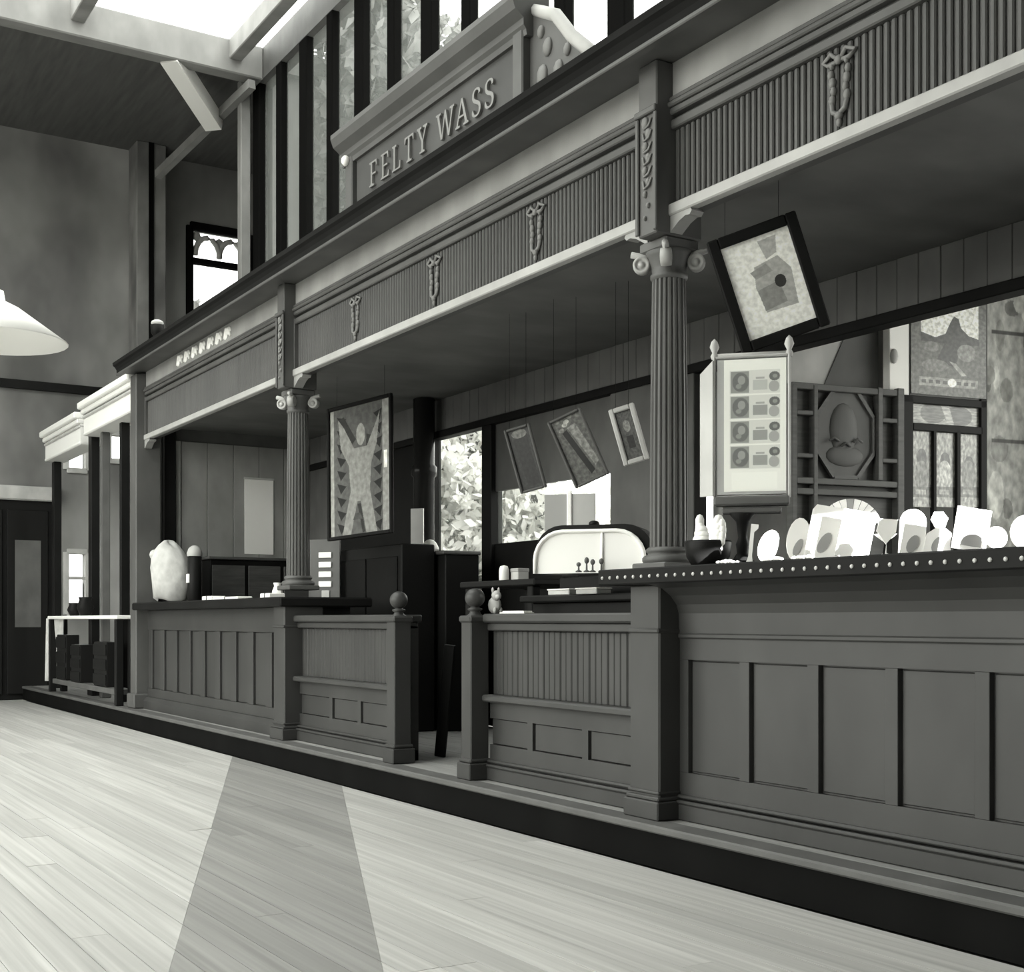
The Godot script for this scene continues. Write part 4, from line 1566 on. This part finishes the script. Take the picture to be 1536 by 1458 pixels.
	for f in bits:
		a = zp(f[0], f[2], f[4])
		b = zp(f[1], f[2], f[4])
		t = thing("flat_box", f[5], "box", Vector3((a.x + b.x) / 2, f[3], f[4]))
		st = mb()
		bx(st, a.x, b.x, f[3], f[3] + 0.026, f[4] - 0.08, f[4] + 0.02, 0.004)
		build(st, "tray", M.pale, t)
		st = mb()
		bx(st, a.x - 0.004, b.x + 0.004, f[3] + 0.026, f[3] + 0.034, f[4] - 0.084, f[4] + 0.024, 0.003)
		build(st, "lid", M.paper, t)
	a = zp(775, 924, -0.25)
	t = thing("folded_paper", "folded white paper lying on the partition cap", "paper", Vector3(a.x, 1.135, -0.25), 0.2)
	st = mb()
	bx(st, -0.1, 0.1, 0, 0.008, -0.04, 0.04, 0.002)
	bx(st, -0.08, 0.09, 0.008, 0.016, -0.035, 0.035, 0.002)
	build(st, "sheets", M.paper, t)
	a = zp(742, 918, -0.27)
	t = thing("toy_dog", "small pale toy dog sitting on the partition cap by the gate post", "toy", Vector3(a.x, 1.135, -0.27))
	org = Vector3.ZERO
	st = mb()
	ball(st, Vector3(0, 0.05, 0), Vector3(0.05, 0.05, 0.035), 12)
	ball(st, Vector3(0.035, 0.105, 0.01), Vector3(0.03, 0.03, 0.028), 12)
	ball(st, Vector3(0.062, 0.098, 0.018), Vector3(0.018, 0.014, 0.014), 10)
	for s in [-1.0, 1.0]:
		ball(st, Vector3(0.028, 0.135, 0.01 + s * 0.02), Vector3(0.008, 0.018, 0.008), 8)
		ball(st, Vector3(0.035, 0.02, s * 0.02), Vector3(0.012, 0.02, 0.01), 8)
	build(st, "body", M.pale, t)
	a = zp(735, 880, -0.7)
	t = thing("white_jar", "white rounded jar standing by the rear window post", "jar", Vector3(zp(756, 845, -0.75).x, 1.345, -0.75))
	org = Vector3.ZERO
	st = mb()
	lathe(st, [[0.0, 0.0], [0.028, 0.0], [0.032, 0.02], [0.032, 0.075], [0.024, 0.1], [0.0, 0.106]], Vector3.ZERO, 16)
	build(st, "jar_body", M.white, t)
	t = thing("box", "small grey box next to the white rounded jar", "box", Vector3(zp(775, 842, -0.8).x, 1.345, -0.82))
	org = Vector3.ZERO
	st = mb()
	bx(st, -0.04, 0.05, 0, 0.08, -0.04, 0.04, 0.004)
	build(st, "carton", M.pale, t)
	st = mb()
	bx(st, -0.043, 0.053, 0.06, 0.085, -0.043, 0.043, 0.004)
	build(st, "carton_lid", M.pale2, t)
	t = thing("side_table", "low black side table behind the gate post holding the jar", "table", Vector3(-6.7, 0.19, -0.8))
	st = mb()
	bx(st, -7.15, -6.26, 1.305, 1.345, -1.1, -0.55, 0.008)
	build(st, "tabletop", M.black, t)
	for q in [[-7.08, -1.05], [-6.34, -1.05], [-7.08, -0.6], [-6.34, -0.6]]:
		st = mb()
		bx(st, q[0] - 0.03, q[0] + 0.03, 0.19, 1.305, q[1] - 0.03, q[1] + 0.03, 0.006)
		build(st, "leg", M.black, t)
	st = mb()
	bx(st, -7.1, -6.3, 0.5, 1.2, -1.08, -1.05)
	build(st, "back_board", M.black, t)
	# --- picture frames hung askew in front of the rear wall
	var pics := [
		["tall narrow dark picture hung askew beside the rear window", [789, 688, 8.4, 40, 10, 13, 0.15, 0.4], 0.18, "dark"],
		["askew picture with a black diagonal bar and ragged pale border", [868, 672, 8.0, 42, 10, 22, 0.2, 0.42], 0.35, "bar"],
		["small pale-edged picture hung askew next to the column", [944, 652, 7.6, 42, 6, 15, 0.1, 0.29], 0.3, "edge"]]
	for q in pics:
		var g: float = q[2]
		im = canvas(96, 192, g)
		if q[3] == "dark":
			pol(im, [Vector2(16, 30), Vector2(80, 20), Vector2(84, 180), Vector2(30, 184)], 0.13)
			ell(im, 48, 14, 34, 14, 0.42)
		elif q[3] == "bar":
			pol(im, [Vector2(20, 40), Vector2(36, 34), Vector2(70, 170), Vector2(54, 178)], 0.08)
			pol(im, [Vector2(40, 30), Vector2(70, 30), Vector2(92, 150), Vector2(76, 160)], 0.5)
			for k in 10:
				ell(im, rng.randf_range(0, 96), rng.randf_range(0, 34), 9, 6, rng.randf_range(0.4, 0.75))
		else:
			ell(im, 48, 60, 20, 24, 0.5)
			rec(im, 30, 100, 40, 50, 0.12)
		speckle(im, 50 + int(g * 100), 0.4)
		var v: Array = q[1]
		framed("askew_picture", q[0], dp(v[0], v[1], v[2]), v[3], v[4], v[5], v[6], v[7], 0.018 if q[3] != "edge" else 0.03, print_mat(im, 0.4), M.pale if q[3] == "edge" else M.mid, true, "pictures hung askew behind the counter")
	# open two-leaf album and a leaning grey plank
	c = dp(855, 792, 7.3)
	t = place("open_album", "open pale two-leaf album standing above the arched case", "album", Vector3(c.x, 1.345, c.z), 42)
	st = mb()
	bx(st, -0.15, -0.005, 0.27, 0.48, 0.0, 0.012, 0.003)
	build(st, "leaf", M.pale2, t)
	st = mb()
	bx(st, 0.005, 0.15, 0.27, 0.48, 0.0, 0.012, 0.003)
	build(st, "leaf", M.pale, t)
	st = mb()
	bx(st, -0.014, 0.014, 0.26, 0.5, 0.005, 0.024, 0.004)
	build(st, "spine", M.paper, t)
	st = mb()
	bx(st, -0.05, 0.05, 0.0, 0.27, -0.03, 0.0, 0.004)
	build(st, "album_stand", M.black, t)
	# plank leaning inside the gate
	a = zp(650, 1140, -0.5)
	t = place("leaning_plank", "short plank leaning in the open gateway", "plank", Vector3(a.x, 0.19, -0.55), 30, 0, -6)
	st = mb()
	bx(st, -0.04, 0.04, 0.0, 0.75, -0.012, 0.012, 0.004)
	build(st, "board", M.dark, t)

func left_goods() -> void:
	var st: SurfaceTool
	# white sack
	var c := zp(257, 894, -0.4)
	c.y = 1.297
	var t := place("sack", "full white cloth sack standing on the left counter", "sack", c, 55)
	st = mb()
	st.set_smooth_group(0)
	var prof := [[0.14, 0.0], [0.19, 0.03], [0.2, 0.2], [0.205, 0.32], [0.19, 0.42], [0.15, 0.5], [0.1, 0.56], [0.05, 0.6], [0.0, 0.605]]
	for i in prof.size() - 1:
		for k in 28:
			var f := func(r: float, y: float, kk: int) -> Vector3:
				var an := TAU * (kk % 28) / 28.0
				var w: float = r * (1.0 + 0.05 * sin(an * 3 + y * 9) + 0.025 * sin(an * 7 - y * 17))
				return Vector3(cos(an) * w - 0.03 * smoothstep(0.3, 0.6, y), y + 0.02 * sin(an * 2), -sin(an) * w * 0.75)
			quad(st, f.call(prof[i][0], prof[i][1], k), f.call(prof[i][0], prof[i][1], k + 1), f.call(prof[i + 1][0], prof[i + 1][1], k + 1), f.call(prof[i + 1][0], prof[i + 1][1], k))
	build(st, "bag", M.cloth, t)
	st = mb()
	ball(st, Vector3(-0.17, 0.47, 0.02), Vector3(0.05, 0.055, 0.05), 12)
	build(st, "tied_corner", M.cloth, t)
	# tall dark canister
	c = zp(292, 890, -0.55)
	c.y = 1.275
	t = thing("canister", "tall black canister with a white domed lid behind the sack", "canister", c)
	org = Vector3.ZERO
	st = mb()
	lathe(st, [[0.065, 0.0], [0.07, 0.01], [0.07, 0.46], [0.05, 0.48], [0.0, 0.481]], Vector3.ZERO, 20)
	build(st, "body", M.black, t)
	st = mb()
	lathe(st, [[0.075, 0.47], [0.078, 0.5], [0.06, 0.55], [0.03, 0.575], [0.0, 0.58]], Vector3.ZERO, 20)
	build(st, "lid", M.pale, t)
	st = mb()
	bx(st, -0.045, 0.03, 0.2, 0.29, 0.055, 0.074, 0.003)
	build(st, "label", M.paper, t)
	# papers, small boxes along the counter
	for a in [[312, 326, 0.05, "small folded white paper next to the canister"], [328, 366, 0.035, "long flat white parcel in the middle of the left counter"], [400, 414, 0.05, "white carton by the foot of the far fluted column"]]:
		var p := zp(a[0], 892, -0.42)
		var q := zp(a[1], 892, -0.42)
		t = thing("parcel", a[3], "parcel", Vector3((p.x + q.x) / 2, 1.275, -0.42))
		st = mb()
		bx(st, p.x, q.x, 1.275, 1.275 + a[2], -0.5, -0.36, 0.006)
		build(st, "wrapper", M.paper, t)
		st = mb()
		bx(st, (p.x + q.x) / 2 - 0.008, (p.x + q.x) / 2 + 0.008, 1.275, 1.277 + a[2], -0.503, -0.357)
		build(st, "string", M.mid, t)
	t = thing("jug", "little white jug beside the far fluted column's foot", "jug", Vector3(zp(408, 880, -0.55).x, 1.275, -0.6))
	org = Vector3.ZERO
	st = mb()
	lathe(st, [[0.0, 0.0], [0.04, 0.0], [0.05, 0.03], [0.045, 0.08], [0.028, 0.12], [0.036, 0.15], [0.0, 0.15]], Vector3.ZERO, 16)
	build(st, "pot", M.white, t)
	st = mb()
	tube(st, [Vector3(0.045, 0.04, 0), Vector3(0.075, 0.06, 0), Vector3(0.072, 0.1, 0), Vector3(0.03, 0.12, 0)], 0.006, 6)
	build(st, "handle", M.white, t)
	# blank poster on the end wall and dark low cabinet
	var pa := xp(367, 717, -13.28)
	var pb := xp(410, 832, -13.28)
	t = thing("blank_poster", "tall blank white poster pinned to the booth's end wall", "poster", Vector3(-13.28, pb.y, (pa.z + pb.z) / 2))
	st = mb()
	bx(st, -13.284, -13.276, pb.y, pa.y, pb.z, pa.z)
	build(st, "sheet", M.paper, t)
	st = mb()
	bx(st, -13.284, -13.268, pa.y - 0.012, pa.y + 0.012, pb.z - 0.01, pa.z + 0.01, 0.004)
	build(st, "batten", M.pale, t)
	pa = xp(315, 832, -13.0)
	pb = xp(470, 832, -13.0)
	t = thing("dark_cabinet", "low dark cabinet against the end wall under the blank poster", "cabinet", Vector3(-13.1, 0.19, -1.3))
	st = mb()
	bx(st, -13.27, -13.0, 0.19, 1.74, -2.05, pa.z, 0.008)
	build(st, "body", M.dark, t)
	for k in 3:
		st = mb()
		var z0 := lerpf(pa.z, -2.05, k / 3.0)
		var z1 := lerpf(pa.z, -2.05, (k + 1) / 3.0)
		bx(st, -13.0, -12.985, 1.3, 1.68, z1 + 0.02, z0 - 0.02, 0.004)
		build(st, "drawer", M.screen, t)
	st = mb()
	bx(st, -13.28, -12.97, 1.74, 1.77, -2.06, pa.z + 0.02, 0.006)
	build(st, "top", M.screen, t)

# ---------- beyond the booth, at the far end of the hall ----------
func far_end() -> void:
	M.bright = mat(0.8, 0.6)
	var st: SurfaceTool
	var t: Node3D
	var xs := zp(141, 900, -0.3).x
	for e in [[-17.7, xs - 0.08, 3.22, 3.62, "white moulded entablature of the far kiosk beyond the thick dark post"], [xs + 0.08, -13.34, 3.3, 3.69, "white moulded entablature of the far kiosk next to the booth's square post"]]:
		t = thing("far_entablature", e[4], "entablature", Vector3((e[0] + e[1]) / 2, e[2], -0.3))
		st = mb()
		bx(st, e[0], e[1], e[2] + 0.02, e[3] - 0.15, -0.42, -0.16)
		build(st, "frieze", M.bright, t)
		for a in [[0.0, 0.04, -0.15], [0.2, 0.24, -0.14], [0.25, 0.31, -0.12], [0.31, 0.39, -0.08]]:
			st = mb()
			bx(st, e[0], e[1], e[2] + a[0], e[2] + a[1], -0.42, a[2], 0.012)
			build(st, "moulding", M.bright if a[2] != -0.14 else M.pale, t)
	var posts := [[zp(85, 900, -0.3).x, 0.13, 3.22, M.dark, "dark corner post of the far kiosk at its outer end", -0.3], [xs, 0.15, 3.75, M.dark, "thick dark post standing between the two white entablatures", -0.3], [zp(158, 900, -0.3).x, 0.06, 3.3, M.mid, "slim grey post of the far kiosk next to the thick dark post", -0.3], [zp(187, 900, -0.3).x, 0.07, 3.3, M.dark, "slim dark post of the far kiosk next to the booth's square post", -0.3]]
	for p in posts:
		t = thing("kiosk_post", p[4], "post", Vector3(p[0], 0.19, p[5]))
		st = mb()
		bx(st, p[0] - p[1] / 2, p[0] + p[1] / 2, 0.19, p[2], p[5] - 0.05, p[5] + 0.05, 0.008)
		build(st, "shaft", p[3], t)
		st = mb()
		bx(st, p[0] - p[1] / 2 - 0.03, p[0] + p[1] / 2 + 0.03, 0.19, 0.32, p[5] - 0.055, p[5] + 0.055, 0.008)
		build(st, "foot", p[3], t)
	# counter of the kiosk
	t = thing("kiosk_table", "narrow table with a pale top standing at the far kiosk", "table", Vector3(-15.3, 0.19, -0.3))
	st = mb()
	bx(st, -16.9, -13.55, 1.11, 1.15, -0.24, -0.02, 0.008)
	build(st, "tabletop", M.bright, t)
	for q in [[-16.8, -0.2], [-13.6, -0.2], [-16.8, -0.06], [-13.6, -0.06]]:
		st = mb()
		bx(st, q[0] - 0.04, q[0] + 0.04, 0.19, 1.11, q[1] - 0.04, q[1] + 0.04, 0.006)
		build(st, "leg", M.dark, t)
	st = mb()
	bx(st, -16.7, -13.7, 0.3, 0.36, -0.23, -0.04, 0.006)
	build(st, "low_shelf", M.mid, t)
	for q in [[-16.3, 0.5, 0.62, "dark crate under the kiosk table at its outer end"], [-15.55, 0.45, 0.5, "lower dark crate under the middle of the kiosk table"], [-14.4, 0.55, 0.55, "dark crate under the kiosk table beside the square post"]]:
		t = thing("crate", q[3], "crate", Vector3(q[0], 0.36, -0.14))
		st = mb()
		bx(st, q[0] - q[1] / 2, q[0] + q[1] / 2, 0.36, 0.36 + q[2] * 0.9, -0.22, -0.06, 0.008)
		build(st, "box", M.black, t)
		for k in 3:
			st = mb()
			bx(st, q[0] - q[1] / 2, q[0] + q[1] / 2, 0.38 + k * q[2] * 0.3, 0.36 + (k + 0.85) * q[2] * 0.3, -0.06, -0.048, 0.003)
			build(st, "slat", M.dark, t)
	var c := zp(82, 1020, -0.1)
	t = thing("hanging_cloth", "white cloth hanging at the end of the kiosk table", "cloth", Vector3(c.x, 0.3, -0.06))
	st = mb()
	for k in 8:
		var a := Vector3(c.x - 0.1 + 0.03 * k + 0.012 * sin(k * 1.9), 0.32, 0.0 - 0.02 * k)
		var b := Vector3(c.x - 0.1 + 0.03 * (k + 1) + 0.012 * sin((k + 1) * 1.9), 0.32, 0.0 - 0.02 * (k + 1))
		var h := Vector3(0.08, 0.8, 0.0)
		var d := Vector3(-0.01, 0, -0.01)
		quad(st, a, b, b + h, a + h)
		quad(st, b + d, a + d, a + h + d, b + h + d)
	build(st, "drape", M.cloth, t)
	# things on the kiosk table
	for v in [[112, 0.09, 0.16, "dark round pot on the kiosk table in front of the bright window"], [128, 0.1, 0.22, "dark tall pot on the kiosk table beside the thick post"]]:
		c = zp(v[0], 925, -0.13)
		t = thing("pot", v[3], "pot", Vector3(c.x, 1.15, -0.13))
		org = Vector3.ZERO
		st = mb()
		lathe(st, [[0.0, 0.0], [v[1] * 0.6, 0.0], [v[1], v[2] * 0.45], [v[1] * 0.7, v[2] * 0.85], [v[1] * 0.8, v[2]], [0.0, v[2]]], Vector3.ZERO, 16)
		build(st, "vessel", M.black, t)
	# dark double door in the end wall
	t = struct("door_1", "dark glazed double door in the far end wall")
	st = mb()
	bx(st, -18.5, -18.42, 0.0, 2.75, -0.42, 0.9, 0.01)
	build(st, "door_case", M.dark, t)
	for k in 2:
		st = mb()
		bx(st, -18.43, -18.38, 0.08, 2.62, -0.34 + k * 0.6, 0.2 + k * 0.6, 0.01)
		var leaf := build(st, "door_leaf", M.black, t)
		st = mb()
		bx(st, -18.39, -18.37, 1.0, 2.2, -0.24 + k * 0.6, 0.1 + k * 0.6)
		build(st, "door_pane", M.mid, leaf)
	st = mb()
	bx(st, -18.5, -18.36, 2.75, 2.95, -0.5, 1.0, 0.02)
	build(st, "door_head", M.pale, t)
	# conical pendant lamp hanging in the hall
	c = dp(-8, 512, 7.5)
	t = thing("pendant_lamp", "white conical pendant lampshade hanging above the hall floor", "lamp", Vector3(c.x, c.y, c.z))
	org = Vector3.ZERO
	st = mb()
	lathe(st, [[0.41, 0.0], [0.415, 0.004], [0.14, 0.2], [0.06, 0.24], [0.05, 0.3], [0.0, 0.302]], Vector3.ZERO, 32)
	lathe(st, [[0.0, 0.23], [0.06, 0.225], [0.135, 0.185], [0.41, 0.0]], Vector3.ZERO, 32)
	build(st, "shade", M.white, t)
	st = mb()
	tube(st, [Vector3(0, 0.3, 0), Vector3(0, 7.9 - c.y, 0)], 0.008, 6)
	build(st, "cord", M.black, t)
	org = Vector3.ZERO

# ---------- outside the windows ----------
func leafy(st: SurfaceTool, c: Vector3, r: Vector3, n: int, sz: float) -> void:
	for i in n:
		var d := Vector3(rng.randfn(), rng.randfn(), rng.randfn()).normalized()
		var p := c + d * r * pow(rng.randf(), 0.4)
		var a := Vector3(rng.randfn(), rng.randfn(), rng.randfn()).normalized()
		var b := a.cross(Vector3(rng.randfn(), rng.randfn(), rng.randfn())).normalized()
		var s := sz * rng.randf_range(0.6, 1.3)
		tri(st, p - a * s, p + b * s * 0.5, p + a * s)
		tri(st, p - a * s, p + a * s, p - b * s * 0.5)
func tree_at(at: Vector3, h: float, r: float, label: String, low := 0.3, n := 520, sz := 0.2, lm: Material = M.leaf) -> void:
	var t := thing("tree", label, "tree", at, 0.0, "trees outside the windows")
	org = Vector3.ZERO
	var st := mb()
	tube(st, [Vector3.ZERO, Vector3(0.1, h * 0.3, 0), Vector3(-0.05, h * 0.6, 0.1), Vector3(0, h * 0.85, 0)], 0.14, 8)
	build(st, "trunk", M.bark, t)
	st = mb()
	for k in 7:
		var an := k * 2.4
		leafy(st, Vector3(cos(an) * r * 0.45, h * lerpf(low, 0.85, k / 6.0), sin(an) * r * 0.45), Vector3(r * 0.65, h * 0.2, r * 0.65), n, sz)
	build(st, "crown", lm, t)
func outdoors() -> void:
	var g := struct("ground", "bare ground outside the building")
	var st := mb()
	bx(st, -40, 30, -0.3, -0.02, -30, -4.5)
	bx(st, -14.9, 30, -0.3, -0.02, -4.5, -2.3)
	bx(st, -40, -18.9, -0.3, -0.02, -4.5, 10)
	build(st, "earth", M.ground, g)
	var spots := [[-14.2, -3.1, 8.6, 0.48, "narrow leafy tree outside the window wall's far corner"], [-13.45, -3.2, 8.8, 0.55, "leafy tree outside behind the signboard's far end"], [-14.0, -4.6, 8.4, 0.7, "wider leafy tree in the second row outside the window wall"], [-22.5, -3.4, 6.9, 0.9, "lone leafy tree outside the window high in the end wall"]]
	for a in spots:
		tree_at(Vector3(a[0], 0, a[1]), a[2], a[3], a[4], 0.48, 1000, 0.13)
	for a in [[662, -3.4, 3.3, 0.6, "leafy bush outside the rear window by the black pole"], [722, -4.2, 3.8, 0.8, "taller leafy bush outside the rear window by the dark window post"], [815, -4.6, 3.0, 0.9, "leafy bush outside behind the askew pictures"]]:
		var p := zp(a[0], 800, a[1])
		tree_at(Vector3(p.x, 0, a[1]), a[2], a[3], a[4], 0.15, 800, 0.08, M.bush)
	org = Vector3.ZERO
